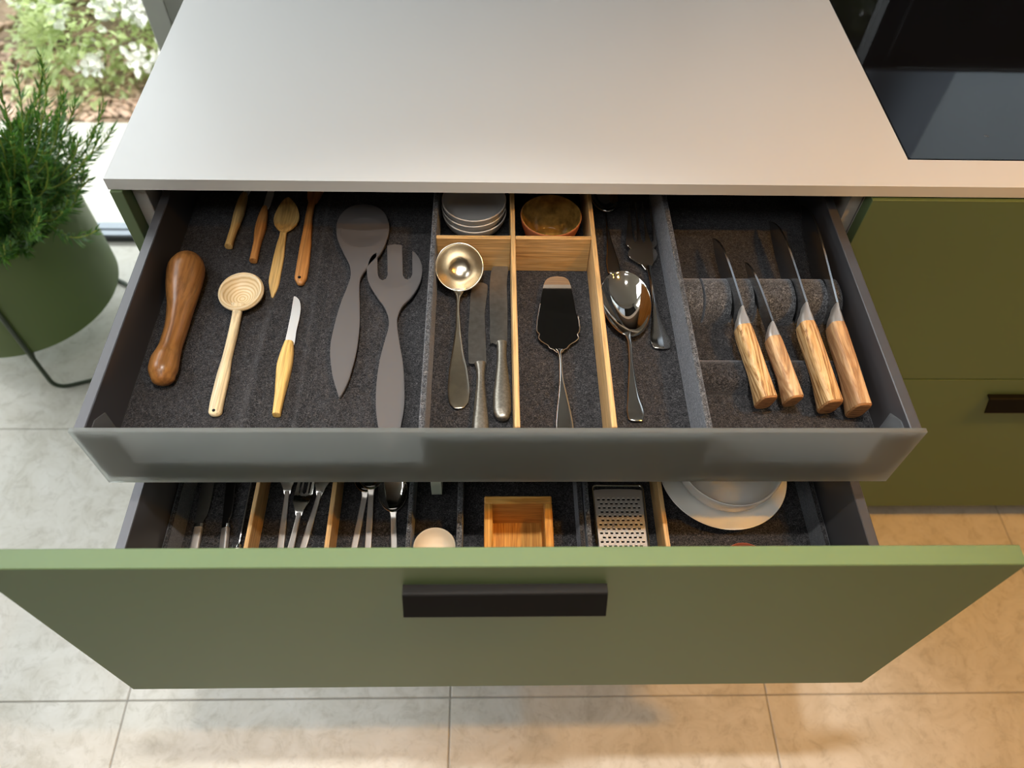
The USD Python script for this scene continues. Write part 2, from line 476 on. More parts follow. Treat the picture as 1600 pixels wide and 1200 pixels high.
M['leaf'] = mat('garden_leaf', {'g': ('geometry', {}), 'n': ('noise_texture', {'scale': 7.0, 'detail': 3.0}),
                                'r': ('rgb_ramp', {'ramp': [(0.3, (0.30, 0.40, 0.17)), (0.5, (0.56, 0.65, 0.34)), (0.7, (0.82, 0.85, 0.60))]}),
                                'p': ('principled_bsdf', {'roughness': 0.45}), 't': ('translucent_bsdf', {'color': (0.62, 0.72, 0.34)}), 'm': ('mix_closure', {'fac': 0.5})},
                 [('g.position', 'n.vector'), ('n.fac', 'r.fac'), ('r.color', 'p.base_color'), ('p.BSDF', 'm.closure1'), ('t.BSDF', 'm.closure2')], surface='m.closure')
M['petal'] = plain('white_petals', (0.85, 0.85, 0.78), 0.6)
M['twig'] = plain('brown_twig', (0.10, 0.06, 0.035), 0.8)
M['bark'] = plain('bark_mulch', (0.56, 0.38, 0.29), 0.9, noise=(30, 0.4))
M['soil'] = plain('garden_soil', (0.28, 0.19, 0.135), 0.95, noise=(14, 0.5), bump=(40, 0.8, 0.02))
M['wall'] = plain('white_plaster', (0.62, 0.61, 0.58), 0.8)
M['greywall'] = plain('grey_plaster', (0.26, 0.26, 0.235), 0.8)
M['darkwall'] = plain('dark_grey_plaster', (0.13, 0.12, 0.11), 0.8)
M['ceiling'] = plain('ceiling_white', (0.36, 0.35, 0.33), 0.9)
M['alu'] = plain('grey_window_profile', (0.26, 0.29, 0.33), 0.4, 0.3)
M['jamb'] = plain('grey_beige_jamb', (0.40, 0.40, 0.37), 0.6)
M['darkleaf'] = plain('dark_hedge_leaf', (0.10, 0.12, 0.03), 0.5, noise=(6, 0.7))
M['gasket'] = plain('black_gasket', (0.015, 0.017, 0.02), 0.5)
M['darkpanel'] = plain('dark_back_panel', (0.016, 0.016, 0.016), 0.5)
M['blind'] = mat('roller_blind', {'d': ('diffuse_bsdf', {'color': (0.6, 0.63, 0.7)}), 't': ('translucent_bsdf', {'color': (0.68, 0.73, 0.80)}), 'm': ('mix_closure', {'fac': 0.78})},
                 [('d.BSDF', 'm.closure1'), ('t.BSDF', 'm.closure2')], surface='m.closure')
M['blind2'] = mat('bright_roller_blind', {'d': ('diffuse_bsdf', {'color': (0.70, 0.74, 0.80)}), 't': ('translucent_bsdf', {'color': (0.90, 0.95, 1.0)}), 'm': ('mix_closure', {'fac': 0.88})},
                 [('d.BSDF', 'm.closure1'), ('t.BSDF', 'm.closure2')], surface='m.closure')
M['pane'] = mat('window_pane', {'t': ('transparent_bsdf', {'color': (0.97, 0.985, 0.975)}), 'g': ('glossy_bsdf', {'roughness': 0.0, 'color': (1, 1, 1)}), 'm': ('mix_closure', {'fac': 0.05})},
                [('t.BSDF', 'm.closure1'), ('g.BSDF', 'm.closure2')], surface='m.closure')
M['frost'] = mat('frosted_grey_glass', {'p': ('principled_bsdf', {'base_color': (0.60, 0.625, 0.605), 'transmission_weight': 0.9, 'roughness': 0.30, 'ior': 1.3}),
                                        't': ('translucent_bsdf', {'color': (0.66, 0.675, 0.65)}), 'm': ('mix_closure', {'fac': 0.28})},
                 [('p.BSDF', 'm.closure1'), ('t.BSDF', 'm.closure2')], surface='m.closure')
M['frostedge'] = plain('glass_edge', (0.30, 0.35, 0.37), 0.15)
M['clear'] = mat('clear_plastic', {'p': ('principled_bsdf', {'base_color': (0.75, 0.78, 0.8), 'transmission_weight': 0.9, 'roughness': 0.1, 'ior': 1.3})})
M['lamp'] = mat('warm_lamp_glow', {'e': ('emission', {'color': (1, 0.72, 0.42), 'strength': 40.0})}, surface='e.emission')
M['coolpanel'] = mat('daylight_panel_glow', {'e': ('emission', {'color': (1, 1, 1), 'strength': 3.0})}, surface='e.emission')
M['tile'] = mat('beige_stone_tile', {'g': ('geometry', {}),
                                     'n': ('noise_texture', {'scale': 9.0, 'detail': 8.0, 'roughness': 0.68, 'distortion': 1.3}),
                                     'n2': ('noise_texture', {'scale': 30.0, 'detail': 8.0, 'roughness': 0.75, 'distortion': 0.8}),
                                     'r': ('rgb_ramp', {'ramp': [(0.3, (0.50, 0.47, 0.40)), (0.5, (0.60, 0.575, 0.515)), (0.7, (0.66, 0.64, 0.59))]}),
                                     'r2': ('rgb_ramp', {'ramp': [(0.30, (0.70, 0.68, 0.64)), (0.5, (1, 1, 1))]}),
                                     'm': ('mix_color', {'blend_type': 'multiply', 'fac': 0.8}),
                                     'b': ('bump', {'strength': 0.25, 'distance': 0.004}),
                                     'p': ('principled_bsdf', {'roughness': 0.55, 'specular_ior_level': 0.35})},
                [('g.position', 'n.vector'), ('g.position', 'n2.vector'), ('n.fac', 'r.fac'), ('n2.fac', 'r2.fac'), ('r.color', 'm.a'), ('r2.color', 'm.b'),
                 ('m.result', 'p.base_color'), ('n2.fac', 'b.height'), ('b.normal', 'p.normal')])
M['grout'] = plain('grey_grout', (0.30, 0.285, 0.25), 0.9)
M['slab'] = plain('pale_terrace_slab', (0.58, 0.56, 0.50), 0.8, noise=(6, 0.04))
# ------------------------------------------------------------------ the room
def structure(name, mesh, m, **k):
    return single(name, mesh, m, kind='structure', **k)


floor = thing('floor', 'beige stone tiled floor around the kitchen island', None, (0, 0, 0), kind='structure')
part(floor, 'grout', box(-2.7, 3.6, -3.4, 0.90, -0.05, -0.002), M['grout'])
rng = random.Random(4)
for i in range(-5, 6):
    for j in range(-6, 2):
        x0, y0 = 0.3598 + 0.6 * i, -0.35 + 0.6 * j - 0.0
        a, b = max(x0, -2.7), min(x0 + 0.6, 3.6)
        c, d = max(y0, -3.4), min(y0 + 0.6, 0.90)
        if b - a < 0.02 or d - c < 0.02:
            continue
        part(floor, 'tile', box(a + 0.001, b - 0.001, c + 0.001, d - 0.001, -0.02, rng.uniform(-0.0004, 0.0004), 0.0015), M['tile'], smooth=False)
floorx = 3.6

CEIL = 2.65
structure('ceiling', box(-2.8, 3.7, -3.5, 1.10, CEIL, CEIL + 0.1), M['ceiling'])
structure('wall_front', box(-2.8, 3.7, -3.5, -3.4, 0, CEIL), M['darkwall'])
structure('wall_right', box(3.6, 3.7, -3.4, 1.0, 0, CEIL), M['darkwall'])
# left wall: low parapet, big opening, pier
wl = thing('wall_left', None, None, (-2.75, -1.2, 0), kind='structure')
part(wl, 'pier', box(-2.8, -2.7, -3.4, -0.55, 0, CEIL), M['wall'])
part(wl, 'lintel', box(-2.8, -2.7, -0.55, 1.0, 2.35, CEIL), M['wall'])
# back wall
structure('wall_back', box(-0.2485, -0.06, 0.873, 1.05, 0, CEIL), M['greywall'])
wb = thing('wall_back', None, None, (1.6, 0.98, 0), kind='structure')
part(wb, 'dark_panel', box(1.36, 3.6, 0.94, 1.02, 0, 1.345, 0.004), M['darkpanel'])
part(wb, 'plinth_wall', box(-0.06, 1.36, 0.94, 1.05, 0, 0.80), M['greywall'])
part(wb, 'dark_panel', box(-0.06, 0.90, 0.94, 0.998, 0.80, 2.42, 0.004), M['darkpanel'])
part(wb, 'lintel', box(-2.7, 3.6, 0.93, 1.05, 2.42, CEIL), M['wall'])


def window(n, x0, x1, z0, z1, y0, depth, mull, fm='alu'):
    w = thing(f'window_{n}', None, None, ((x0 + x1) / 2, y0, z0), kind='structure')
    f = 0.045
    part(w, 'frame', cat(box(x0, x0 + f, y0, y0 + depth, z0, z1), box(x1 - f, x1, y0, y0 + depth, z0, z1), box(x0 + f, x1 - f, y0, y0 + depth, z1 - f, z1)), M[fm])
    xs = [x0 + f, *mull, x1 - f]
    for a, b in zip(xs[:-1], xs[1:]):
        part(w, 'pane', box(a, b, y0 + depth * 0.5, y0 + depth * 0.5 + 0.006, z0 + 0.02, z1 - f), M['pane'], smooth=False)
    for a in mull:
        part(w, 'mullion', box(a - 0.03, a + 0.03, y0, y0 + depth, z0, z1 - f), M['alu'])
    return w


W1 = window(1, -2.7, -0.2485, 0.0, 2.42, 0.872, 0.048, [-1.62], 'jamb')
part(W1, 'track_rail', cat(box(-2.7, -0.05, 0.871, 0.8905, 0.0, 0.019), box(-2.7, -0.05, 0.8955, 0.921, 0.0, 0.020)), M['alu'])
part(W1, 'track_groove', box(-2.7, -0.05, 0.8905, 0.8955, 0.0, 0.010), M['gasket'])
part(W1, 'track_seal', box(-2.7, -0.05, 0.8665, 0.871, 0.0, 0.0165), M['gasket'])
W2 = window(2, 0.86, 1.36, 0.80, 2.42, 0.95, 0.05, [], 'gasket')
W3 = window(3, 1.36, 3.6, 1.33, 2.42, 0.95, 0.05, [2.4], 'gasket')
for i, (a, b, z) in enumerate(((0.905, 1.536, 1.344), (1.5365, 3.55, 1.344))):
    bl = thing('roller_blind', ('narrow greyish roller blind pulled half down behind the worktop', 'wide bright roller blind over the high window above the dark panel')[i], 'blind', ((a + b) / 2, 0.935, z))
    part(bl, 'fabric', box(a, b, 0.930, 0.9312, z, 2.38), M['blind2' if i else 'blind'])
    part(bl, 'bottom_bar', box(a, b, 0.926, 0.936, z - 0.004, z), M['alu'])
    part(bl, 'roller', rod([(a, 0.925, 2.39), (b, 0.925, 2.39)], 0.022), M['alu'])
# window in the left wall (runs along y)
w4 = thing('window_4', None, None, (-2.75, -0.8, 0), kind='structure')
part(w4, 'frame', cat(box(-2.78, -2.72, -0.55, -0.50, 0, 2.35), box(-2.78, -2.72, 0.80, 0.86, 0, 2.35), box(-2.78, -2.72, -0.50, 0.80, 2.30, 2.35), box(-2.78, -2.72, -0.50, 0.80, 0.0, 0.04)), M['alu'])
for a, b in ((-0.50, 0.12), (0.18, 0.80)):
    part(w4, 'pane', box(-2.753, -2.747, a, b, 0.04, 2.30), M['pane'], smooth=False)
for a in (0.15,):
    part(w4, 'mullion', box(-2.78, -2.72, a - 0.03, a + 0.03, 0.04, 2.30), M['alu'])

# ------------------------------------------------------------------ outside
ter = thing('terrace', 'pale slabs of the terrace outside the sliding window', None, (-1, 1.15, 0), kind='structure')
for i in range(-8, 6):
    x0 = 0.3598 + 0.6 * i - 0.58
    part(ter, 'slab', box(x0 + 0.0015, x0 + 0.5985, 0.9255, 1.4045, -0.05, -0.001, 0.002), M['slab'], smooth=False)
part(ter, 'bedding', box(-5, 3.5, 0.9215, 1.404, -0.09, -0.012), M['grout'])
g = trimesh.creation.box([1, 1, 1])
n = 60
xs, ys = np.linspace(-7, 6, n), np.r_[np.linspace(1.406, 3.5, n // 2), np.linspace(3.6, 9, n // 2)]
X, Y = np.meshgrid(xs, ys, indexing='ij')
Z = -0.03 + 0.05 * meshkit.fbm(np.stack([X * 4, Y * 4, X * 0], -1), 3) + np.clip(Y - 3, 0, 9) * 0.05
single('garden_bed', (np.stack([X, Y, Z], -1).reshape(-1, 3), grid_faces(n, n, False)[:, ::-1]), M['soil'], kind='structure', smooth=True)
structure('ground', box(-12, -2.85, -8, 9, -0.2, -0.06), M['slab'])

rs = np.random.RandomState(3)


def leaf_mesh(pos, direction, up, L, w):
    """folded leaf of 8 triangles"""
    d = direction / np.linalg.norm(direction)
    s = np.cross(d, up); s /= np.linalg.norm(s) + 1e-9
    u = np.cross(s, d)
    P = [pos, pos + d * L * .35 - s * w * .5 + u * w * .15, pos + d * L * .35, pos + d * L * .35 + s * w * .5 + u * w * .15,
         pos + d * L * .75 - s * w * .33 + u * w * .05 - u * L * .05, pos + d * L * .75 - u * L * .05, pos + d * L * .75 + s * w * .33 + u * w * .05 - u * L * .05, pos + d * L - u * L * .14]
    return V(P), V([[0, 2, 1], [0, 3, 2], [1, 2, 5], [1, 5, 4], [2, 3, 6], [2, 6, 5], [4, 5, 7], [5, 6, 7]])


def merge(lst):
    vs, fs, n_ = [], [], 0
    for v, f in lst:
        vs.append(v); fs.append(f + n_); n_ += len(v)
    return np.vstack(vs), np.vstack(fs)


def shrub(label, r, h, nl, nf, seed):
    q = np.random.RandomState(seed)
    t = thing('flowering_shrub', label, 'shrub', (0, 0, 0))
    L = []
    for _ in range(nl):
        a, e = q.uniform(0, 2 * PI), math.asin(q.uniform(0.0, 1))
        k = q.uniform(0.75, 1.05)
        bump_ = 1 + 0.18 * math.sin(3 * a + seed) + 0.12 * math.sin(7 * e + 2 * a)
        P = V([math.cos(a) * math.cos(e) * r, math.sin(a) * math.cos(e) * r, math.sin(e) * h]) * k * bump_ + [0, 0, 0.03]
        d = P / np.linalg.norm(P) + q.normal(0, 0.55, 3)
        L.append(leaf_mesh(P, d, V([q.normal(0, .3), q.normal(0, .3), 1.0]), q.uniform(0.024, 0.042), q.uniform(0.014, 0.024)))
    part(t, 'foliage', merge(L), M['leaf'], smooth=False, kind='stuff')
    B = [rod([(0, 0, 0), (math.cos(a) * r * .3, math.sin(a) * r * .3, h * .4), (math.cos(a) * r * .75, math.sin(a) * r * .75, h * .7)], 0.006, 5, 6) for a in np.arange(7) * 0.9]
    part(t, 'branches', merge([vf(b) for b in B]), M['twig'])
    for _ in range(nf):
        a, e = q.uniform(0, 2 * PI), math.asin(q.uniform(0.25, 1))
        P = V([math.cos(a) * math.cos(e) * r, math.sin(a) * math.cos(e) * r, math.sin(e) * h]) * 1.06 + [0, 0, .03]
        K = []
        up = P / np.linalg.norm(P)
        for c in range(34):
            d = up * q.uniform(0.1, 1) + q.normal(0, .7, 3)
            K.append(leaf_mesh(P + q.normal(0, .017, 3), d, up, q.uniform(0.02, 0.034), q.uniform(0.018, 0.028)))
        part(t, 'bloom', merge(K), M['petal'], smooth=False, kind='stuff')
    return t


sh = shrub('white flowering garden shrub seen just left of the grey wall post', 0.42, 0.38, 5200, 85, 1)
sh2 = shrub('broad white flowering shrub behind the tip of the potted rosemary', 0.42, 0.42, 5200, 85, 2)
spots = [(-0.95, 1.98, 0.0, 1.05), (-1.42, 2.0, 0, 1.0)]
stage.GetPrimAtPath('/World/flowering_shrub').GetAttribute('xformOp:translate').Set(Gf.Vec3d(-0.80, 1.96, -0.02))
stage.GetPrimAtPath('/World/flowering_shrub_001').GetAttribute('xformOp:translate').Set(Gf.Vec3d(-1.90, 1.95, -0.02))
more = [(0.32, 2.0, .95), (-1.25, 3.1, 1.0), (-2.42, 3.1, 1.0), (-3.02, 1.95, 1.0), (-0.1, 3.12, 1.0)]
far = ['low green shrub outside, in line with the grey wall post', 'second-row flowering shrub behind the gap between the front shrubs', 'second-row flowering shrub at the left of the garden bed', 'leftmost flowering shrub of the front row', 'second-row flowering shrub behind the wall post']
for i, (x, y, s) in enumerate(more):
    dup(sh if i % 2 else sh2, (x, y, -0.02), (0, 0, rs.uniform(0, 360)), far[i], 'shrubs of the garden bed', s)
hd = thing('hedge_shrub', 'tall dark hedge shrub outside, mirrored at the far corner of the black hob', 'shrub', (1.95, 2.25, -0.03))
qh = np.random.RandomState(8)
L = []
for _ in range(8000):
    a, zz = qh.uniform(0, 2 * PI), qh.uniform(0.05, 2.3)
    rr = 0.62 * (0.85 + 0.25 * math.sin(3 * a + 5 * zz)) * qh.uniform(0.7, 1.05)
    P = V([math.cos(a) * rr * 1.3, math.sin(a) * rr, zz])
    L.append(leaf_mesh(P, V([math.cos(a), math.sin(a), .4]) + qh.normal(0, .6, 3), V([0.1, 0.2, 1.0]), qh.uniform(.09, .15), qh.uniform(.05, .08)))
part(hd, 'foliage', merge(L), M['darkleaf'], smooth=False, kind='stuff', world=False)
part(hd, 'trunk', rod([(0, 0, 0), (.03, 0, 1.0), (0, .03, 2.1)], .03, 8), M['twig'], world=False)
chips = []
for _ in range(900):
    x, y = rs.uniform(-1.9, -0.2), 1.42 + abs(rs.normal(0, 0.25))
    c = V([x, y, 0.0])
    a = rs.uniform(0, PI)
    l, w_, t_ = rs.uniform(.012, .035), rs.uniform(.006, .014), rs.uniform(.003, .006)
    b = box(-l, l, -w_, w_, -t_, t_, 0.002)
    R_ = Rotation.from_euler('xyz', [rs.normal(0, .3), rs.normal(0, .3), a]).as_matrix()
    v, f = vf(b)
    chips.append((v @ R_.T + c, f))
single('bark_chips', merge(chips), M['bark'], 'loose reddish bark chips along the terrace edge outside', 'bark mulch', kind='stuff', smooth=False)

# ------------------------------------------------------------------ lamps of the room
def spot(x, y, label, power, col, n=0, r=0.035, z=CEIL, cone=62, soft=0.6):
    t = thing('ceiling_spotlight', label, 'ceiling light', (x, y, z), 'ceiling spotlights in front of the island')
    part(t, 'housing', lathe([(0.001, 0.0), (0.052, 0.0), (0.052, -0.012), (0.040, -0.016), (0.040, -0.004), (0.001, -0.004)], 40, (x, y, z)), M['black'])
    p = str(t.GetPath()) + '/bulb'
    l = UsdLux.SphereLight.Define(stage, p)
    l.CreateRadiusAttr(r)
    l.CreateIntensityAttr(power * (K_RIGHT if x > 1 else K_MID))
    l.CreateColorAttr(Gf.Vec3f(*col))
    l.AddTranslateOp().Set(Gf.Vec3d(0, 0, -0.052))
    sh_ = UsdLux.ShapingAPI.Apply(l.GetPrim())
    sh_.CreateShapingConeAngleAttr(cone)
    sh_.CreateShapingConeSoftnessAttr(soft)
    return t


WARM = (1.0, 0.45, 0.05)
SPOTS = [(0.37, -0.53, 900, (1.0, 0.96, 0.90)), (0.49, -0.53, 900, (1.0, 0.96, 0.90)), (1.36, -0.74, 1300, WARM), (1.48, -0.74, 1300, WARM), (2.2, -0.6, 1300, WARM), (2.2, -1.6, 500, WARM), (1.2, -1.9, 400, WARM)]
SL = ['left one of the white ceiling spotlight pair above the open drawers', 'right one of the white ceiling spotlight pair above the open drawers', 'left one of the amber ceiling spotlight pair in front of the hob', 'right one of the amber ceiling spotlight pair in front of the hob',
      'single amber ceiling spotlight at the far right, close to the cabinets', 'single amber ceiling spotlight at the far right, out in the room', 'single amber ceiling spotlight in the middle of the room behind the viewer']
for i, (x, y, p_, c_) in enumerate(SPOTS):
    spot(x, y, SL[i], p_, c_, i, cone=21 if x < 1 else 48, soft=0.75 if x < 1 else 0.8)


def panel(x, y, sx, sy, power, col, label):
    t = thing('ceiling_panel', label, 'ceiling light', (x, y, CEIL))
    part(t, 'frame', cat(box(x - sx / 2 - .02, x + sx / 2 + .02, y - sy / 2 - .02, y - sy / 2, CEIL - .03, CEIL), box(x - sx / 2 - .02, x + sx / 2 + .02, y + sy / 2, y + sy / 2 + .02, CEIL - .03, CEIL),
                         box(x - sx / 2 - .02, x - sx / 2, y - sy / 2, y + sy / 2, CEIL - .03, CEIL), box(x + sx / 2, x + sx / 2 + .02, y - sy / 2, y + sy / 2, CEIL - .03, CEIL)), M['alu'])
    l = UsdLux.RectLight.Define(stage, str(t.GetPath()) + '/diffuser')
    l.CreateWidthAttr(sx); l.CreateHeightAttr(sy)
    l.CreateIntensityAttr(power * K_PANEL)
    l.CreateColorAttr(Gf.Vec3f(*col))
    l.AddTranslateOp().Set(Gf.Vec3d(0, 0, -0.012))


panel(-1.35, 0.30, 1.0, 0.9, 11.0, (0.95, 1.0, 1.06), 'large daylight ceiling panel on the window side')

panel(-0.10, -1.22, 1.4, 0.6, 6.5, (1.0, 1.0, 0.98), 'long white ceiling panel over the walkway in front of the drawers')

# ------------------------------------------------------------------ cabinets
CZ0, CZ1 = 0.9094, 0.9253            # worktop under and top
wt = thing('worktop', 'pale grey worktop with thin straight edge running over both base cabinets', 'worktop', (0.9, 0.35, CZ0))
HX0, HX1, HY0, HY1 = 0.9537, 1.60, 0.0552, 0.575
top = m3.Manifold.cube([1.99 + 0.0213, 0.72 - 0.0034, CZ1 - CZ0]).translate([-0.0213, 0.0034, CZ0])
cut = m3.Manifold.cube([HX1 - HX0 + 0.002, HY1 - HY0 + 0.002, 0.0052]).translate([HX0 - 0.001, HY0 - 0.001, CZ1 - 0.005])
part(wt, 'board', top - cut, M['worktop'], smooth=False)
hb = thing('hob', 'black glass induction hob set flush in the worktop', 'hob', (1.27, 0.3, CZ1 - 0.005))
def rrect(x0, x1, y0, y1, r, k=8):
    P = []
    for cx, cy, a0 in ((x1 - r, y1 - r, 0), (x0 + r, y1 - r, 90), (x0 + r, y0 + r, 180), (x1 - r, y0 + r, 270)):
        for a in np.linspace(a0, a0 + 90, k):
            P.append((cx + r * math.cos(math.radians(a)), cy + r * math.sin(math.radians(a))))
    return V(P)
part(hb, 'glass_plate', slab(rrect(HX0 + .0006, HX1 - .0006, HY0 + .0006, HY1 - .0006, 0.004), 0.0052, 0.0008, z=CZ1 - 0.005), M['hob'])
part(hb, 'seal', slab(rrect(HX0 - .0008, HX1 + .0008, HY0 - .0008, HY1 + .0008, 0.0045), 0.0044, 0, z=CZ1 - 0.0049), M['hobedge'])
mk = []
for cx, cy in ((1.0695, 0.1037), (1.0725, 0.1033)):
    ring = [(0.0011, 0), (0.0017, 0), (0.0017, 0.0001), (0.0011, 0.0001)]
    mk.append(lathe(ring + ring[:1], 24, (cx, cy, CZ1 + 0.00022)))
part(hb, 'control_mark', cat(*mk), M['mark'], label='faint printed double ring touch symbol')

FT, FM0, FM1, FB = 0.9065, 0.5394, 0.5364, 0.0934     # front heights
FTH = 0.0185


def handle_mesh(x0, x1, yf, zt):
    """angled grip profile: short flat lip, then a blade leaning outward and down"""
    sec = [(yf, zt), (yf - 0.0075, zt + 0.0006), (yf - 0.0100, zt - 0.0008), (yf - 0.0112, zt - 0.0030), (yf - 0.0212, zt - 0.0235), (yf - 0.0205, zt - 0.0262), (yf - 0.0190, zt - 0.0262),
           (yf - 0.0090, zt - 0.0042), (yf - 0.0078, zt - 0.0028), (yf, zt - 0.0028)]
    return prism_x(sec, x0, x1)


def front(x0, x1, z0, z1, y0=0.0):
    return box(x0, x1, y0, y0 + FTH, z0, z1, 0.0007)


cab = thing('base_cabinet', 'green base cabinet with grey inner drawer and green pull-out both open', 'cabinet', (0.44, 0.3, 0))
part(cab, 'side_panel', box(-0.0195, -0.0045, 0.0, 0.60, 0.0, CZ0 - 0.0005), M['green'], label='green end panel')
part(cab, 'carcass_side', box(-0.0037, 0.0126, 0.0195, 0.58, 0.10, CZ0 - 0.001), M['carcass'])
part(cab, 'carcass_side', box(0.8835, 0.8989, 0.0195, 0.58, 0.10, CZ0 - 0.001), M['carcass'])
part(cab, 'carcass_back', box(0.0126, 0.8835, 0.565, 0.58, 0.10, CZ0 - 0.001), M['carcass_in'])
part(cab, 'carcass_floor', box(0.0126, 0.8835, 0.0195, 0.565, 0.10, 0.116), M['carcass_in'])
part(cab, 'front_panel', front(0.0, 0.897, FB, FM1 - 0.002), M['green'])
part(cab, 'front_handle', handle_mesh(0.358, 0.539, 0.0, FM1 - 0.0395), M['black'])
part(cab, 'plinth', box(-0.0195, 0.8995, 0.06, 0.075, 0.0, 0.098), M['green'])

# inner drawer
UX0, UX1, UT = 0.0215, 0.8723, 0.876
UI0, UI1 = 0.0330, 0.8603
ZU = 0.8125
GY = -0.3196
D1 = part(cab, 'inner_drawer', box(UI0 - 0.004, UI1 + 0.004, GY + 0.0075, 0.178, ZU - 0.012, ZU - 0.0002), M['under'], label='dark grey inner drawer with frosted glass front')
part(D1, 'side_wall', box(UX0, UI0, GY + 0.0062, 0.185, 0.798, UT, 0.0009), M['anthracite'])
part(D1, 'side_wall', box(UI1, UX1, GY + 0.0062, 0.185, 0.798, UT, 0.0009), M['anthracite'])
part(D1, 'back_wall', box(UI0, UI1, 0.178, 0.190, 0.798, UT, 0.0009), M['anthracite'])
part(D1, 'glass_front', box(0.0209, 0.8729, GY, GY + 0.0053, 0.7796, 0.8814, 0.0006), M['frost'], label='frosted grey glass drawer front', smooth=False)
part(D1, 'base_rail', box(0.024, 0.870, GY + 0.0056, GY + 0.0074, 0.787, 0.8187), M['gasket'])
for a, b in ((0.0245, 0.0610), (0.8314, 0.8693)):
    part(D1, 'front_bracket', box(a, b, GY + 0.0056, GY + 0.0074, 0.8188, 0.8735), M['anthracite'])
for sgn, x in ((1, UI0 + 0.0003), (-1, UI1 - 0.0003)):
    xa, xb = sorted((x, x + sgn * 0.0010))
    yz = [(GY + 0.0060, 0.8165), (GY + 0.042, 0.8165), (GY + 0.042, 0.853), (GY + 0.024, 0.866), (GY + 0.0060, 0.866)]
    part(D1, 'corner_bracket', prism_x(yz, xa, xb), M['clear'], label='small clear plastic corner bracket', smooth=False)

# pull-out
LZ, LT = 0.597, 0.726
PY = -0.4717
D2 = part(cab, 'pull_out', box(UI0 - 0.004, UI1 + 0.004, PY + 0.0200, 0.028, LZ - 0.014, LZ - 0.0005), M['anthracite'], label='deep pull-out drawer behind the tall green front')
part(D2, 'side_wall', box(UX0, UI0, PY + 0.0188, 0.035, 0.575, LT, 0.0009), M['anthracite'])
part(D2, 'side_wall', box(UI1, UX1, PY + 0.0188, 0.035, 0.575, LT, 0.0009), M['anthracite'])
part(D2, 'back_wall', box(UI0, UI1, 0.028, 0.040, 0.575, LT, 0.0009), M['anthracite'])
part(D2, 'green_front', box(0.0, 0.897, PY, PY + 0.0184, 0.5396, 0.9084, 0.0008), M['green'], label='tall green drawer front')
part(D2, 'handle', handle_mesh(0.3557, 0.5368, PY, 0.8703), M['black'], label='black angled grip handle')

c2 = thing('base_cabinet', 'closed green base cabinet under the hob with black grip handles', 'cabinet', (1.35, 0.3, 0))
part(c2, 'body', box(0.9005, 1.80, 0.0195, 0.60, 0.10, CZ0 - 0.001), M['carcass'])
for z0, z1 in ((FM0, FT), (FB, FM1)):
    d = part(c2, 'drawer_front', front(0.8999, 1.797, z0, z1), M['green'])
    if z1 < 0.6:
        part(d, 'handle', handle_mesh(1.2605, 1.4415, 0.0, z1 - 0.0395), M['black'])
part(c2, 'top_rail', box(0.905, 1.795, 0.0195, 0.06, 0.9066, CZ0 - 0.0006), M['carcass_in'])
part(c2, 'plinth', box(0.9, 1.797, 0.06, 0.075, 0.0, 0.098), M['green'])
# ------------------------------------------------------------------ upper drawer: felt and dividers
F = 0.8145                                   # top of the felt
seam = 0.2317
ridges = [(0.1410, 0.0016, 0.006), (0.1700, 0.0032, 0.0075), (0.2045, 0.0022, 0.006), (0.2200, 0.0030, 0.006), (0.262, 0.0020, 0.013), (0.305, 0.0010, 0.012)]


def mat_mesh(x0, x1, y0, y1):
    nx, ny = 150, 24
    xs, ys = np.linspace(x0, x1, nx), np.linspace(y0, y1, ny)
    X, Y = np.meshgrid(xs, ys, indexing='ij')
    Z = np.full_like(X, F)
    for c, h, s in ridges:
        amp = 0.75 + 0.5 * meshkit.noise(np.stack([X * 0 + c * 40, Y * 9, X * 0], -1), 5)
        Z += h * amp * np.exp(-((X - c + 0.004 * np.sin(Y * 7 + c * 60)) / s) ** 2)
    top = np.stack([X, Y, Z], -1).reshape(-1, 3)
    bot = top.copy(); bot[:, 2] = ZU
    f = grid_faces(nx, ny, False)
    N = nx * ny
    idx = np.arange(N).reshape(nx, ny)
    loop = np.r_[idx[:, 0], idx[-1, 1:], idx[-2::-1, -1], idx[0, -2:0:-1]]
    l2 = np.roll(loop, -1)
    side = np.vstack([np.stack([loop, loop + N, l2 + N], -1), np.stack([loop, l2 + N, l2], -1)])
    return outward(np.vstack([top, bot]), np.vstack([f, f[:, ::-1] + N, side]))


single('felt_mat', mat_mesh(UI0 + 0.0008, seam - 0.00005, -0.3125, 0.1765), M['felt'], 'dark felt drawer mat on the far left under the wooden pestle', 'felt mat', smooth=60)
single('felt_mat', mat_mesh(seam + 0.00005, 0.3601, -0.3125, 0.1765), M['felt'], 'narrow dark felt drawer mat under the two grey salad servers', 'felt mat', smooth=60)


def fuzz(x0, y0, x1, y1, z, n, seed, l=0.0016):
    """short stray fibres standing on a cut felt edge"""
    q = np.random.RandomState(seed)
    out = []
    for _ in range(n):
        a = q.rand()
        p = V([x0 + (x1 - x0) * a, y0 + (y1 - y0) * a, z]) + V([q.uniform(-.0025, .0025) if abs(x1 - x0) < .02 else 0, q.uniform(-.0025, .0025) if abs(y1 - y0) < .02 else 0, 0])
        d = q.normal(0, 0.7, 3) + [0, 0, 0.8]
        d /= np.linalg.norm(d)
        s = np.cross(d, q.normal(0, 1, 3)); s /= np.linalg.norm(s)
        w = 0.00016
        e = p + d * l * q.uniform(.5, 1.2)
        out.append((V([p - s * w, p + s * w, e]), V([[0, 1, 2]])))
    return merge(out)


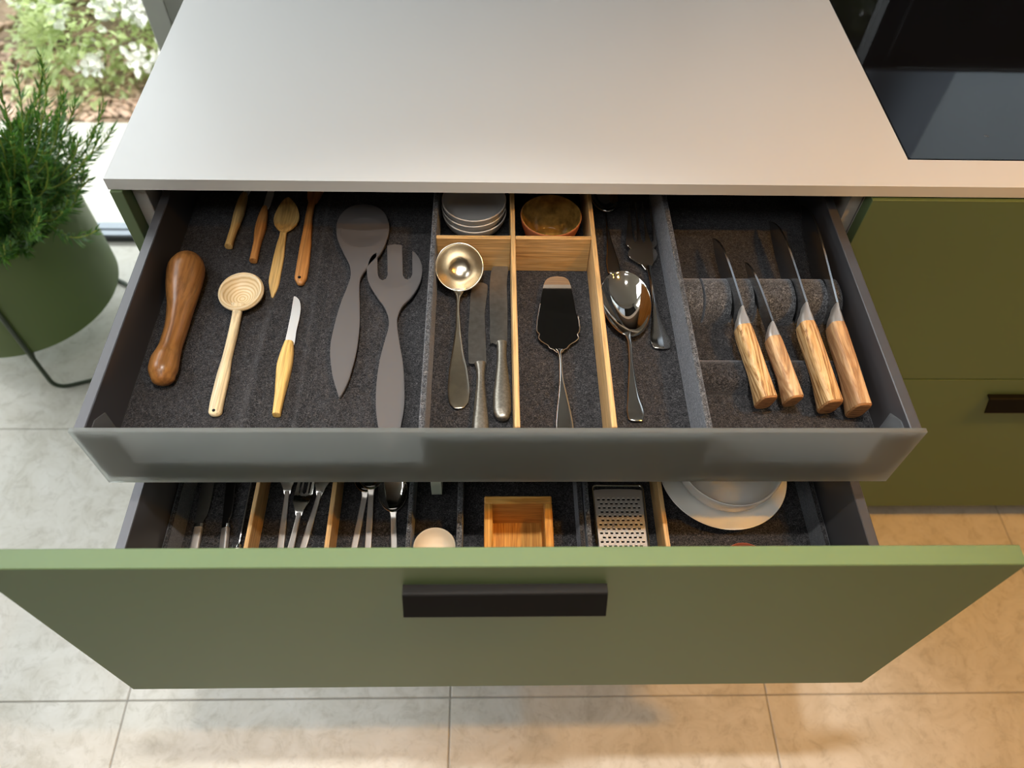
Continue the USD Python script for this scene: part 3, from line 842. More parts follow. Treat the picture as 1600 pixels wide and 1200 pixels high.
tr = thing('felt_tray', 'grey felt organiser tray with raised rim in the middle of the upper drawer', 'felt tray', (0.51, -0.07, ZU))
TX0, TX1, TZ = 0.3603, 0.6597, 0.8700
part(tr, 'base', box(TX0, TX1, -0.3125, 0.1760, ZU, F, 0.0005), M['felt'])
part(tr, 'rim_wall', box(TX0, TX0 + 0.0062, -0.3125, 0.1760, F, TZ, 0.0012), M['felt2'])
part(tr, 'rim_wall', box(TX1 - 0.0062, TX1, -0.3125, 0.1760, F, TZ, 0.0012), M['felt2'])
part(tr, 'rim_wall', box(TX0 + 0.0062, TX1 - 0.0062, -0.3125, -0.3068, F, TZ - 0.0005, 0.0012), M['felt2'])
part(tr, 'rim_wall', box(TX0 + 0.0062, TX1 - 0.0062, 0.1702, 0.1760, F, TZ - 0.0005, 0.0012), M['felt2'])
part(tr, 'edge_fibres', merge([fuzz(TX0 + .003, -0.312, TX0 + .003, 0.17, TZ - .0004, 2600, 1), fuzz(TX1 - .003, -0.312, TX1 - .003, 0.17, TZ - .0004, 2600, 2), fuzz(TX0, -0.3097, TX1, -0.3097, TZ - .0009, 1800, 3)]), M['felt2'], smooth=False, kind='stuff')
DZ = 0.8702
single('wooden_divider', box(0.4577, 0.4631, -0.3066, 0.1700, F, DZ + .0003, 0.0007), M['oak_y'], 'long oak divider bar left of the silver cake server', 'divider', 'oak divider bars of the felt tray')
single('wooden_divider', box(0.5563, 0.5619, -0.3066, 0.1700, F, DZ + .0003, 0.0007), M['oak_y'], 'long oak divider bar left of the large silver spoon', 'divider', 'oak divider bars of the felt tray')
single('wooden_divider', box(TX0 + 0.0064, 0.4575, -0.0335, -0.0277, F, DZ, 0.0007), M['oak_x'], 'short oak cross bar behind the ladle, in front of the small grey dishes', 'divider', 'oak divider bars of the felt tray')
single('wooden_divider', box(0.4633, 0.5561, -0.0335, -0.0277, F, DZ, 0.0007), M['oak_x'], 'short oak cross bar in front of the terracotta bowl', 'divider', 'oak divider bars of the felt tray')

# felt knife holder
kh = thing('knife_holder', 'dark felt knife holder with one slotted roll and one low roll', 'knife holder', (0.76, -0.1, ZU))
part(kh, 'base_mat', box(0.6602, UI1 - 0.0006, -0.3125, 0.1765, ZU, F, 0.0005), M['felt'])


def roll(x0, x1, yc, b, h, slots=()):
    an = np.linspace(0, PI, 25)
    sec = [(yc + b * np.sign(math.cos(a)) * abs(math.cos(a)) ** 0.75, F - 0.0003 + h * math.sin(a) ** 0.75) for a in an]
    q = trimesh.creation.extrude_polygon(Polygon(sec), x1 - x0, engine='earcut')
    v, f = vf(q)
    v, f = outward(np.stack([v[:, 2] + x0, v[:, 0], v[:, 1]], -1), f)
    mm = m3.Manifold(m3.Mesh((v * 1000).astype(np.float32), f.astype(np.uint32)))
    for x in slots:
        mm = mm - m3.Manifold.cube([3.2, 200, 60]).translate([x * 1000 - 1.6, yc * 1000 - 100, (F + 0.004) * 1000])
    v, f = vf(mm)
    return v / 1000, f


KS = [0.6885, 0.7228, 0.7503, 0.8003, 0.8398]
part(kh, 'slotted_roll', roll(0.6606, 0.8555, -0.0935, 0.029, 0.0360, KS), M['felt2'], smooth=50)
part(kh, 'low_roll', roll(0.6606, 0.8555, -0.2060, 0.021, 0.0215), M['felt'], smooth=50)

# ------------------------------------------------------------------ utensils of the upper drawer, from the left
# wooden pestle
P_ = [(277, 409, 313, 409), (268.5, 418, 320, 418), (264, 430, 322, 427), (262.5, 446, 316, 450), (261.5, 480, 302, 484), (255.5, 513, 291, 515), (248, 536, 283, 538),
      (241, 552, 280, 555), (235.5, 563, 279, 567), (232.5, 575, 277.5, 577), (235, 586, 272, 588)]
c, w, t = rows(P_, F + 0.016, 0.0)
t = w * 0.96
c[:, 2] = F + t + 0.0005
pst = thing('wooden_pestle', 'brown wooden pestle shaped like a club lying on the left mat', 'pestle', (*c[5][:2], F))
part(pst, 'body', loft(c, w, t, n=70, k=32, e0=0.006, e1=0.010), M['masher'], smooth=True)

# pale round spoon
BZ = F + 0.0185
sp = thing('wooden_spoon', 'pale maple wooden spoon with round hollowed bowl', 'spoon', (0.13, -0.1, F))
bc = at(375.8, 453, BZ)
part(sp, 'bowl', bowl(bc, (-0.18, 1), 0.0262, 0.0228, 0.0135, 0.0042, p=2.6), M['rings'], smooth=50)
R_ = [(361.5, 474, 385, 478, BZ - .004, .005), (364, 483, 379, 484, BZ - .0055, .0048), (361.5, 500, 375.5, 501, BZ - 0.0085, .0048), (357, 520, 371.6, 521, F + .0078, .0048), (349, 554, 363.5, 555, F + .0062, .005), (338, 590, 358, 592, F + .0058, .005), (330, 622, 351, 624, F + .0055, .005), (326.3, 643, 347, 645, F + .0055, .005)]
part(sp, 'handle', traced(R_, 0, 0, p=2.6, n=60, k=28, e1=0.0055), M['maple'], smooth=True)
hc = at(333.8, 641, F + .0105)
part(sp, 'hanging_hole', lathe([(0.0001, 0), (0.0017, 0), (0.0017, 0.0006), (0.0001, 0.0006)], 20, hc - [0, 0, .0004]), M['black'])


def paring(label, R_, bl, m, group=None, blade_m='whiteblade', p=2.4, e=0.001):
    t_ = thing('paring_knife', label, 'knife', (*at(*R_[-1][:2], F)[:2], F), group)
    part(t_, 'handle', traced(R_, 0, 0, p=p, n=50, k=16, e0=e, e1=0.0006), m, smooth=40)
    part(t_, 'blade', bl, M[blade_m], smooth=30)
    return t_


def flat_blade(px, z, th=0.0012, **k):
    c_ = V([at(x, y, z)[:2] for x, y in px])
    return slab(closed_curve(c_, 120) if k.pop('curve', True) else c_, th, 0.0003, z=z - th / 2, **k)


h = 0.0068
paring('small paring knife lying far back, ochre handle left of the reddish one', [(378, 303, 387, 304, F + h, .004), (372.5, 312.5, 386, 314.4, F + h, .0055), (366, 333, 381, 336, F + h, h), (359.4, 359.4, 370.5, 360.6, F + h, .0055), (354.5, 374, 365, 376.5, F + h, .005), (351.3, 384, 363, 386.5, F + h, .0052)],
       flat_blade([(379, 306), (387, 306), (399, 282), (397, 268), (390, 275)], F + h), M['birch'])
paring('small paring knife lying far back with reddish cherry wood handle', [(410.5, 324, 418, 325, F + h, .004), (404.4, 337, 418.4, 338.7, F + h, .0058), (398.8, 355.6, 414.7, 359.4, F + h, h), (396, 380, 407.5, 382, F + h, .0055), (392.5, 396, 404, 398, F + h, .005), (390, 406.5, 401.8, 409, F + h, .005)],
       flat_blade([(411, 327), (419, 327), (428, 304), (427, 290), (419, 297)], F + h), M['cherry'])
paring('small paring knife with pale blade and yellow faceted handle near the front', [(445.2, 534, 458.5, 537, F + h, .0052), (439.5, 549, 458.6, 552, F + h, h), (433.2, 570, 456.2, 573, F + h, h + .0004), (431.2, 594, 450.3, 598, F + h, h), (429, 622, 443.3, 625, F + h, .0052), (425.8, 647, 438, 650, F + h, .005)],
       flat_blade([(445.5, 540), (458.8, 540), (463.5, 516), (468, 497), (470, 481), (467.5, 469), (460.2, 463.2), (458, 470), (454.5, 491), (450, 513)], F + h), M['box'], p=2.9)

# spoon with pointed leaf bowl
so = thing('wooden_spoon', 'yellow birch spoon with pointed leaf-shaped bowl and flat tapering handle', 'spoon', (0.2, 0.0, F))
A0, A1 = at(450.3, 308, F + .011), at(443, 362, F + .009)
pts = [(450.3, 308.3), (441, 313), (432, 325), (427, 339), (429, 351), (436.5, 360), (443, 363), (450, 360.5), (459, 354), (466, 343.5), (467, 333), (463, 320), (456.5, 312)]
c2_ = V([at(x, y, F + .011)[:2] for x, y in pts])
mid, ax = (A0 + A1)[:2] / 2, (A0 - A1)[:2]
L_ = np.linalg.norm(ax); ax = ax / L_


def dishf(x, y):
    u = ((x - mid[0]) * ax[0] + (y - mid[1]) * ax[1]) / (L_ * .5)
    v_ = ((x - mid[0]) * -ax[1] + (y - mid[1]) * ax[0]) / (L_ * .36)
    return -0.005 * np.clip(1 - u * u - v_ * v_, 0, 1)


part(so, 'bowl', slab(closed_curve(c2_, 130), 0.0032, 0.0008, zf=dishf, z=F + .0085, edge=.0028), M['birch'], smooth=50)
part(so, 'handle', traced([(438, 359, 448.5, 361, F + .0088, .0022), (437.2, 366, 447.5, 367.5, F + .0078, .0026), (432, 383.5, 445.6, 384.5, F + .0055, .0028), (425.2, 411, 442.6, 412.5, F + .0036, .0028), (420.2, 436, 438.2, 437, F + .0034, .0028), (420.9, 450, 434.8, 451, F + .0034, .0026), (423.3, 461, 429.3, 462, F + .0034, .002)], 0, 0, p=3.2, n=60, k=24, e1=0.0045), M['birch'], smooth=40)

# orange spatula whose head is under the worktop
sa = thing('wooden_spatula', 'orange-brown wooden spatula with a hanging hole, head hidden under the worktop', 'spatula', (0.22, 0.03, F))
part(sa, 'handle', traced([(483, 312, 493, 314, F + .0062, .0032), (477.6, 336.5, 489, 337.5, F + .006, .004), (473.8, 359, 487.2, 360, F + .0056, .0045), (468, 387.5, 486, 388.5, F + .0052, .0048), (462.6, 420.5, 482, 423, F + .005, .0048), (460.6, 433, 479.6, 437, F + .005, .0046), (463.5, 440.5, 475.5, 442.5, F + .005, .004)], 0, 0, p=2.8, n=60, k=26, e1=0.0045), M['cherry'], smooth=True)
hp = [(482, 316), (494, 318), (506, 298), (512, 272), (506, 252), (490, 250), (479, 268), (480, 296)]
part(sa, 'head', slab(closed_curve(V([at(x, y, F + .006)[:2] for x, y in hp]), 110), 0.0036, 0.0009, z=F + .0045), M['cherry'])
part(sa, 'hanging_hole', lathe([(0.0001, 0), (0.0019, 0), (0.0019, 0.0006), (0.0001, 0.0006)], 20, at(467.8, 433, F + .0098) - [0, 0, .0004]), M['black'])

# grey salad servers
sz = F + .0085
o1 = [(568, 322), (588, 325.5), (602, 336.5), (608.6, 356), (605, 377), (595.5, 398), (580, 415.5), (567, 431), (562.3, 446), (562.6, 480), (562.4, 512), (557.6, 550), (546.5, 590), (536.5, 612), (530.3, 620), (526.5, 611), (519.5, 586), (516.2, 550), (521.3, 518), (531.6, 480), (543.2, 450), (548.3, 433), (546.2, 416), (535.5, 394.5), (527.6, 375), (526.2, 355), (532.5, 338.5), (547.5, 326)]
s1 = thing('salad_spoon', 'warm grey flat salad server spoon with rounded head', 'salad server', (0.29, -0.1, F))
cs_ = at(567, 366, sz)
part(s1, 'body', slab(closed_curve(V([at(x, y, sz)[:2] for x, y in o1]), 260), 0.0042, 0.0012, edge=.004, z=F + .004, zf=lambda x, y: 0.004 * np.clip((y + 0.26) / 0.1, 0, 1) - 0.0045 * np.clip(1 - ((x - cs_[0]) ** 2 + (y - cs_[1]) ** 2) / 0.028 ** 2, 0, 1)), M['server'], smooth=40)
def line(pts):
    return [at(x, y, sz)[:2] for x, y in pts]
def cr(pts, n=8):
    P = [V(p) for p in pts]; P = [P[0]] + P + [P[-1]]
    out = []
    for i in range(1, len(P) - 2):
        a, b, c_, d = P[i - 1], P[i], P[i + 1], P[i + 2]
        for t_ in np.linspace(0, 1, n, endpoint=False):
            out.append(0.5 * (2 * b + (c_ - a) * t_ + (2 * a - 5 * b + 4 * c_ - d) * t_ ** 2 + (3 * b - a - 3 * c_ + d) * t_ ** 3))
    return out + [P[-2]]
left = cr(line([(589.8, 396.2), (582, 401.5), (576, 411), (573.6, 426), (577.3, 446), (589.5, 466.5), (600.5, 482), (607, 498.5), (607.4, 514), (601, 537), (593.8, 565), (588.6, 599), (587.2, 633), (590, 662), (595.5, 684), (601.5, 694), (608.5, 697), (616, 694), (622, 684), (627, 662), (631.7, 635), (632.2, 607.5), (630.2, 571), (624.8, 539.5), (621, 511), (622, 497), (629, 481), (644.5, 465), (656.5, 444), (660.2, 424), (657, 409.5), (650.5, 399.5), (644.6, 394.2)]))
sl2 = line([(644.4, 430), (641.5, 436), (637, 438.2), (632.5, 436), (629.6, 430), (628.9, 386), (617, 384.2), (605.4, 386.5)])
sl1 = line([(605.6, 430), (603, 436.5), (598, 439), (593, 436.5), (590.6, 430)])
s2 = thing('salad_fork', 'warm grey flat salad server fork with three broad tines', 'salad server', (0.33, -0.15, F))
cs2 = at(617, 425, sz)
part(s2, 'body', slab(V(left + sl2 + sl1), 0.0042, 0.0011, edge=.004, z=F + .004, zf=lambda x, y: 0.004 * np.clip((y + 0.29) / 0.1, 0, 1) - 0.003 * np.clip(1 - ((x - cs2[0]) ** 2 + (y - cs2[1]) ** 2) / 0.03 ** 2, 0, 1)), M['server'], smooth=40)

# ladle
la = thing('soup_ladle', 'worn silver ladle with deep round bowl beside the felt rim', 'ladle', (0.39, -0.1, F))
lc = at(716.2, 417.3, 0.8500) + V([0.0012, 0, 0])
part(la, 'bowl', bowl(lc, (0.01, 1), 0.0280, 0.0280, 0.0225, 0.0012, tilt=40, p=2.6, na=80, nr=20), M['silver'], smooth=60)
part(la, 'rim', (lambda q: q)(rod([lc + (V([1, 0, 0]) * math.cos(a) + V([0, math.cos(math.radians(40)), math.sin(math.radians(40))]) * math.sin(a)) * 0.0287 for a in np.linspace(0, 2 * PI, 73)], 0.0011, 8)), M['silver'], smooth=True)
part(la, 'handle', traced([(704, 450.5, 729, 450.5, .8325, .0010), (709.5, 457, 723.5, 457, .8305, .0014), (712.8, 466, 719.0, 466, .8295, .0018), (712.6, 480, 717.8, 480, .8280, .0018), (711.6, 512, 719.6, 512, .8250, .0016), (706, 550, 724, 550, .8215, .0014), (701, 582, 731, 582, .8195, .0013), (699.6, 610, 734, 610, .8188, .0013), (701.5, 628, 732, 628, .8185, .0012), (707.5, 635.5, 726.5, 635.5, .8185, .001)], 0, 0, p=2.0, n=70, k=20, e1=.0028), M['silver'], smooth=True)


def table_knife_old(label, blade_px, hrows, zb, bm, hm):
    t_ = thing('old_table_knife', label, 'knife', (*at(*blade_px[0], zb)[:2], F))
    c_ = V([at(x, y, zb)[:2] for x, y in blade_px])
    part(t_, 'blade', slab(V(cr(c_, 6)), 0.0016, 0.0004, z=zb - .0008), bm)
    part(t_, 'handle', traced(hrows, 0, 0, p=2.2, n=50, k=24, e0=.0004, e1=.006), hm, smooth=50)
    return t_


zb = F + .0075
table_knife_old('dull old silver table knife lying farther forward, next to the ladle handle', [(739.5, 568.3), (733.6, 567.5), (732, 560), (731.6, 522.5), (733.8, 490), (735.8, 457), (741.5, 446.5), (750.5, 442), (758.5, 443.8), (762, 449), (759.4, 473), (757.4, 490), (758, 512), (760, 567), (759.5, 569)],
                [(741.2, 568, 759.4, 568, F + .0078, .0055), (742.6, 573, 758.8, 573, F + .0078, .0055), (744.6, 590, 757.6, 590, F + .0075, .0052), (742.6, 615, 759.4, 615, F + .0072, .006), (740, 640, 761.8, 640, F + .0072, .0066), (737.2, 667, 764.2, 667, F + .0072, .0068), (737.5, 690, 765, 690, F + .0072, .0068)], zb, M['oldsteel'], M['pewter'])
table_knife_old('dull old silver table knife against the left oak bar', [(775, 538.5), (770, 536), (765.8, 534), (765.6, 501), (764.8, 460), (767, 427), (772, 415), (781, 409.6), (789, 411.5), (793.8, 418.5), (792.2, 440), (792, 453.6), (793, 490), (792.8, 512), (792.4, 537)],
                [(774.8, 536, 792.4, 535.5, F + .0078, .0055), (776, 541, 791.8, 541, F + .0078, .0054), (776.5, 555, 791.4, 555, F + .0075, .0052), (774, 586, 794.6, 586, F + .0072, .006), (770.2, 624, 798.6, 624, F + .0072, .0068), (770.2, 640, 798.8, 640, F + .0072, .0068), (773.5, 650, 796.5, 650, F + .0072, .006)], zb, M['oldsteel'], M['pewter'])

# cake server
cv = thing('cake_server', 'mirror-bright silver cake server with scalloped shoulders', 'cake server', (0.51, -0.1, F))
zc = F + .010
o2 = [(870.3, 432.8), (857, 435.5), (849.5, 445), (844, 474), (841.2, 489), (839.3, 501), (838.6, 515), (840.5, 518.5), (843, 521), (841.6, 526), (845.2, 531.5), (850.5, 535.2), (856.5, 539), (859.3, 543), (864.5, 545), (870.8, 549.5), (878, 549.5), (881, 545.6), (886.2, 543), (889, 539.2), (893.5, 535.6), (899.5, 532.2), (904, 526.6), (902.6, 521.2), (905.3, 517), (905.8, 509), (903.2, 493), (900.4, 488), (897, 470), (890.7, 444), (884, 435.5)]
zs = lambda x, y: 0.0035 * np.clip((y + .11) / .07, 0, 1)
part(cv, 'blade', slab(V(cr([at(x, y, zc)[:2] for x, y in o2 + o2[:1]], 5)[:-1]), 0.0014, 0.0004, edge=.004, z=F + .0075, zf=zs), M['mirror'], smooth=40)
part(cv, 'border', rod([V([*at(x, y, zc)[:2], 0]) + [0, 0, F + .0089 + float(zs(at(x, y, zc)[0], at(x, y, zc)[1]))] for x, y in o2[3:27]], 0.0007, 6, 150), M['mirror'], smooth=True)
part(cv, 'handle', traced([(868, 545.5, 880.6, 545.5, F + .0086, .0009), (871.2, 551, 877.6, 551, F + .0088, .0016), (873, 559, 878.2, 559, F + .0090, .0021), (873.4, 586, 880, 586, F + .0085, .0020), (871.8, 620, 887.2, 620, F + .0065, .0018), (869.2, 645, 892.8, 645, F + .005, .0017), (868.4, 667, 896.6, 667, F + .0045, .0016), (870.5, 686, 895, 686, F + .0045, .0014)], 0, 0, p=2.0, n=60, k=20, e1=.004), M['steel'], smooth=True)

# large serving spoon
ss = thing('serving_spoon', 'large shiny silver serving spoon with oval bowl', 'spoon', (0.6, -0.1, F))
bc = at(978.6, 472.5, F + .0165)
part(ss, 'bowl', bowl(bc, (-0.035, 1), 0.0490, 0.0296, 0.0150, 0.0012, egg=-0.10, tilt=3, p=2.2, na=96, nr=24), M['mirror'], smooth=60)
part(ss, 'handle', traced([(971, 519, 988, 519, F + .0145, .0008), (977, 524.5, 986, 524.5, F + .0135, .0013), (980.6, 535, 987.2, 535, F + .0125, .0018), (982.2, 560, 989, 560, F + .010, .0018), (981.4, 590, 993, 590, F + .0072, .0017), (980.2, 620, 999, 620, F + .0052, .0016), (979.2, 643, 1006.8, 643, F + .0045, .0015), (981.5, 655, 1005.5, 655, F + .0045, .0013)], 0, 0, p=2.0, n=70, k=20, e1=.003), M['steel'], smooth=True)

# serving fork
sf = thing('serving_fork', 'large silver serving fork with four long tines pointing under the worktop', 'fork', (0.63, 0.0, F))
zt = F + .011
fo = [(1009, 418), (1003, 411), (993, 406), (985.5, 402), (981.2, 396.5), (982.5, 391), (985.5, 388), (981, 384.5), (977.8, 381), (978.6, 366), (980.6, 345), (983.2, 316.5), (986, 340), (988, 365), (989.4, 375), (992.5, 379.6), (995.6, 376), (995, 360), (993.6, 335), (993, 313), (996.5, 335), (1000, 362), (1002.5, 375.5), (1005.6, 379.8), (1008, 376), (1006.6, 355), (1004.8, 332), (1003.8, 312), (1008, 335), (1013, 362), (1015, 375), (1018, 379.4), (1020.4, 376), (1018.6, 355), (1016, 330), (1015, 311), (1019.5, 333), (1023.6, 360), (1026.2, 381), (1024, 385), (1021.6, 387.6), (1025.5, 391), (1027.8, 396.5), (1025.5, 403), (1020, 411), (1018, 418)]
zs2 = lambda x, y: 0.010 * np.clip((y + .02) / .12, 0, 1) ** 2 * 0 + 0.006 * np.clip((y + 0.05) / 0.06, 0, 1) - 0.004 * np.clip((y - 0.02) / 0.08, 0, 1)
part(sf, 'head', slab(V([at(x, y, zt)[:2] for x, y in fo]), 0.0018, 0.0005, edge=.004, z=F + .0045, zf=zs2), M['mirror'], smooth=40)
part(sf, 'handle', traced([(1009, 415, 1019, 415, F + .0075, .0010), (1011.5, 424, 1018.5, 424, F + .0085, .0017), (1014.8, 439, 1020.5, 439, F + .0095, .0020), (1018, 470, 1025.6, 470, F + .0085, .0019), (1018.4, 495, 1031.2, 495, F + .0065, .0018), (1016.6, 520, 1042, 520, F + .005, .0016), (1017, 534, 1048.5, 533, F + .0045, .0015), (1020.5, 543, 1047.5, 541.5, F + .0045, .0013)], 0, 0, p=2.0, n=60, k=20, e1=.003), M['steel'], smooth=True)

# small spoon whose handle points to the front, bowl in the shade
ts = thing('dessert_spoon', 'silver spoon lying reversed beside the right oak bar, only its dark handle showing', 'spoon', (0.59, 0.0, F))
part(ts, 'handle', traced([(945.5, 330, 948.5, 330, F + .008, .0018), (946.8, 353, 950.4, 353.5, F + .0075, .0018), (947.8, 371, 954.4, 371, F + .0065, .0017), (948, 392, 961, 392, F + .005, .0016), (947.6, 415, 968, 414, F + .0045, .0015), (950, 427.5, 969.5, 424, F + .0045, .0013)], 0, 0, p=2.0, n=50, k=18, e1=.003), M['steel'], smooth=True)
part(ts, 'bowl', bowl(at(945, 308, F + .011), (-.05, 1), 0.027, 0.0175, 0.009, 0.0012, p=2.2), M['steel'], smooth=60)

# three small stacked dishes
dp = [(0.0003, 0.0032), (0.024, 0.0032), (0.030, 0.0042), (0.0352, 0.0080), (0.0392, 0.0158), (0.0405, 0.0206), (0.0414, 0.0214), (0.0422, 0.0208), (0.0408, 0.0140), (0.0374, 0.0068), (0.0320, 0.0016), (0.026, 0.0002), (0.0003, 0.0002)]
dc = (0.4112, 0.0558)
dl = ['topmost of the three small grey stoneware dishes', 'middle one of the three small grey stoneware dishes', 'lowest of the three small grey stoneware dishes']
dish = None
for i in range(3):
    loc = (dc[0] + (0, -.0005, .0004)[i], dc[1] + (0, -.0004, -0.0012)[i], F + .0004 + 0.0092 * (2 - i))
    if dish is None:
        dish = thing('small_dish', dl[0], 'dish', loc, 'stack of small grey dishes')
        part(dish, 'body', lathe(dp, 80), M['dish'], smooth=50, world=False)
        ring = [(0.0412 + 0.0010 * math.cos(a), 0.0208 + 0.0010 * math.sin(a)) for a in np.linspace(0, 2 * PI, 11)]
        part(dish, 'rim', lathe(ring, 80), M['dishrim'], smooth=True, world=False)
    else:
        dup(dish, loc, (0, 0, 20 * i), dl[i])

# terracotta bowl
tb = thing('terracotta_bowl', 'small terracotta bowl with shiny olive-brown glaze inside', 'bowl', (0.5098, 0.0205, F + .0003))
bp_out = [(0.0382, 0.0462), (0.0390, 0.0452), (0.0386, 0.0430), (0.0368, 0.032), (0.032, 0.016), (0.025, 0.005), (0.020, 0.0), (0.0003, 0.0)]
bp_in = [(0.0003, 0.0050), (0.0185, 0.0050), (0.0205, 0.0062), (0.0215, 0.0085), (0.027, 0.0155), (0.0330, 0.028), (0.0360, 0.041), (0.0372, 0.0460), (0.0382, 0.0462)]
part(tb, 'outside', lathe(bp_out, 80), M['terra'], smooth=50, world=False)
part(tb, 'glazed_inside', lathe(bp_in, 80), M['glaze'], smooth=50, world=False)

# four kitchen knives standing in the slots
def kitchen_knife(label, P0, P1, P2, tipx, L, hb, wood_m, wid, hh, slim=1.0):
    """P0 bolster tip, P1 start of the wood, P2 end of the spine; blade goes back by L"""
    P0, P1, P2 = V(P0), V(P1), V(P2)
    t_ = thing('kitchen_knife', label, 'knife', (*P1[:2], F))
    tip = V([tipx, P0[1] + L, P0[2] + 0.001])
    d = tip - P0
    sp_ = [P0 - d / np.linalg.norm(d) * 0.012, P0, P0 + d * .5, P0 + d * .85, tip]
    # blade outline in its own upright plane
    Ld = np.linalg.norm(d)
    u = d / Ld
    nrm = np.cross(u, [0, 0, 1]); nrm /= np.linalg.norm(nrm)
    up = np.cross(nrm, u)
    prof = [(-0.012, -0.001), (Ld * .5, 0.0), (Ld * .8, -0.001 - hb * .12), (Ld, -hb * .55), (Ld * .96, -hb * .68), (Ld * .8, -hb * .86), (Ld * .5, -hb * .98), (0.012, -hb), (0.002, -hb), (0.001, -0.016), (-0.012, -0.014)]
    pr = cr([V(q) for q in prof], 5)
    m = len(pr)
    vs = []
    for s_, th in ((1, 0.0012), (-1, 0.0012)):
        for a, b in pr:
            k_ = 1.0 if b > -hb * .5 else 1 - (-b / hb - .5) * 1.5
            vs.append(P0 + u * a + up * b + nrm * s_ * th * max(0.12, k_))
    ctr = [P0 + u * Ld * .45 - up * hb * .4 + nrm * 0.0012, P0 + u * Ld * .45 - up * hb * .4 - nrm * 0.0012]
    tri = trimesh.creation.triangulate_polygon(Polygon(pr).buffer(0), engine='earcut')
    if len(tri[0]) == m:
        # keep the outline's own order
        from scipy.spatial import cKDTree
        ix = cKDTree(V(pr)).query(tri[0])[1]
        F1 = ix[tri[1]]
    else:
        F1 = V([[0, i, i + 1] for i in range(1, m - 1)])
    fs = [F1, F1[:, ::-1] + m]
    i_ = np.arange(m); j_ = (i_ + 1) % m
    fs += [np.stack([i_, j_, j_ + m], -1), np.stack([i_, j_ + m, i_ + m], -1)]
    v, f = outward(V(vs), np.vstack(fs))
    part(t_, 'blade', (v, f), M['blade'], smooth=25)
    # bolster and handle as lofts below the spine line
    def below(P, h_):
        return V([P[0], P[1], P[2] - h_])
    dirn = (P1 - P2); Ln = np.linalg.norm(dirn)
    part(t_, 'bolster', loft([below(P0 + (P0 - P1) * .04, .009 * hh), below(P0 + (P1 - P0) * .3, .0100 * hh), below(P0 + (P1 - P0) * .7, .0108 * hh), below(P1 + (P2 - P1) * .02, .0115 * hh)], [.0020, .0042 * slim, wid * .40, wid * .47], [.0090 * hh, .0098 * hh, .0106 * hh, .0114 * hh], p=3.0, n=24, k=28), M['satin'], smooth=40)
    W_ = [.46, .5, .5, .49, .50, .52]
    H_ = [.0116, .0124, .0126, .0130, .0155, .0178]
    U_ = [0, .12, .4, .60, .84, 1.0]
    part(t_, 'handle', loft([below(P1 + (P2 - P1) * a, H_[i] * hh) for i, a in enumerate(U_)], [wid * q for q in W_], [q * hh for q in H_], p=3.4, n=60, k=32, e0=.001, e1=.0012), wood_m, smooth=40)
    e_ = below(P2, H_[-1] * hh) - below(P1 + (P2 - P1) * .93, .0169 * hh)
    e_ /= np.linalg.norm(e_)
    cpos = below(P2, H_[-1] * hh) + e_ * .0013
    part(t_, 'butt', loft([cpos - e_ * .001, cpos, cpos + e_ * .0012], [wid * .515, wid * .50, wid * .46], [H_[-1] * hh * .985, H_[-1] * hh * .96, H_[-1] * hh * .9], p=3.4, n=8, k=32, e1=.0006), M['olive_end'], smooth=30, label='dark swirling end grain')


kz = 0.8655
def kp(a, b, z=kz):
    return at(a, b, z)
kitchen_knife('kitchen knife farthest left in the felt holder, yellow olive wood handle', kp(1161, 477), kp(1164.5, 503), kp(1203.5, 612, .8585), 0.7170, 0.130, .036, M['olive'], .0185, 1.0)
kitchen_knife('smallest kitchen knife, second from the left, slim pale olive wood handle', kp(1208, 501), kp(1211.5, 521), kp(1246, 611, .8585), 0.7470, 0.105, .024, M['olive2'], .0165, 0.92)
kitchen_knife('kitchen knife third from the left with broad strongly veined olive wood handle', kp(1261, 471), kp(1264, 498), kp(1306.5, 618, .8585), 0.7990, 0.160, .042, M['olive'], .0195, 1.08)
kitchen_knife('kitchen knife farthest right beside the drawer wall, straight pale olive wood handle', kp(1309, 472), kp(1311, 499), kp(1352, 623.5, .8585), 0.8500, 0.195, .044, M['olive2'], .0185, 1.12)
#@@NEXT
# ------------------------------------------------------------------ lower drawer: felt trays and dividers
G = 0.597                                    # felt floor of the pull-out
GT = 0.640                                   # top of the tray rims
ty0, ty1 = PY + 0.0215, 0.026


def low_tray(label, x0, x1, walls):
    t = thing('felt_tray', label, 'felt tray', ((x0 + x1) / 2, -0.2, LZ - 0.0005))
    part(t, 'base', box(x0, x1, ty0, ty1, LZ - 0.0004, G + 0.0006, 0.0004), M['felt'])
    w_ = 0.0058
    part(t, 'rim_wall', box(x0, x0 + w_, ty0, ty1, G, GT, 0.001), M['felt2'] if x0 > .5 else M['felt'])
    part(t, 'rim_wall', box(x1 - w_, x1, ty0, ty1, G, GT, 0.001), M['felt'])
    part(t, 'rim_wall', box(x0 + w_, x1 - w_, ty0, ty0 + w_, G, GT - .0005, 0.001), M['felt'])
    part(t, 'rim_wall', box(x0 + w_, x1 - w_, ty1 - w_, ty1, G, GT - .0005, 0.001), M['felt'])
    for a, b in walls:
        part(t, 'partition', box(a, b, ty0 + w_, ty1 - w_, G, GT, 0.001), M['felt2'])
    return t


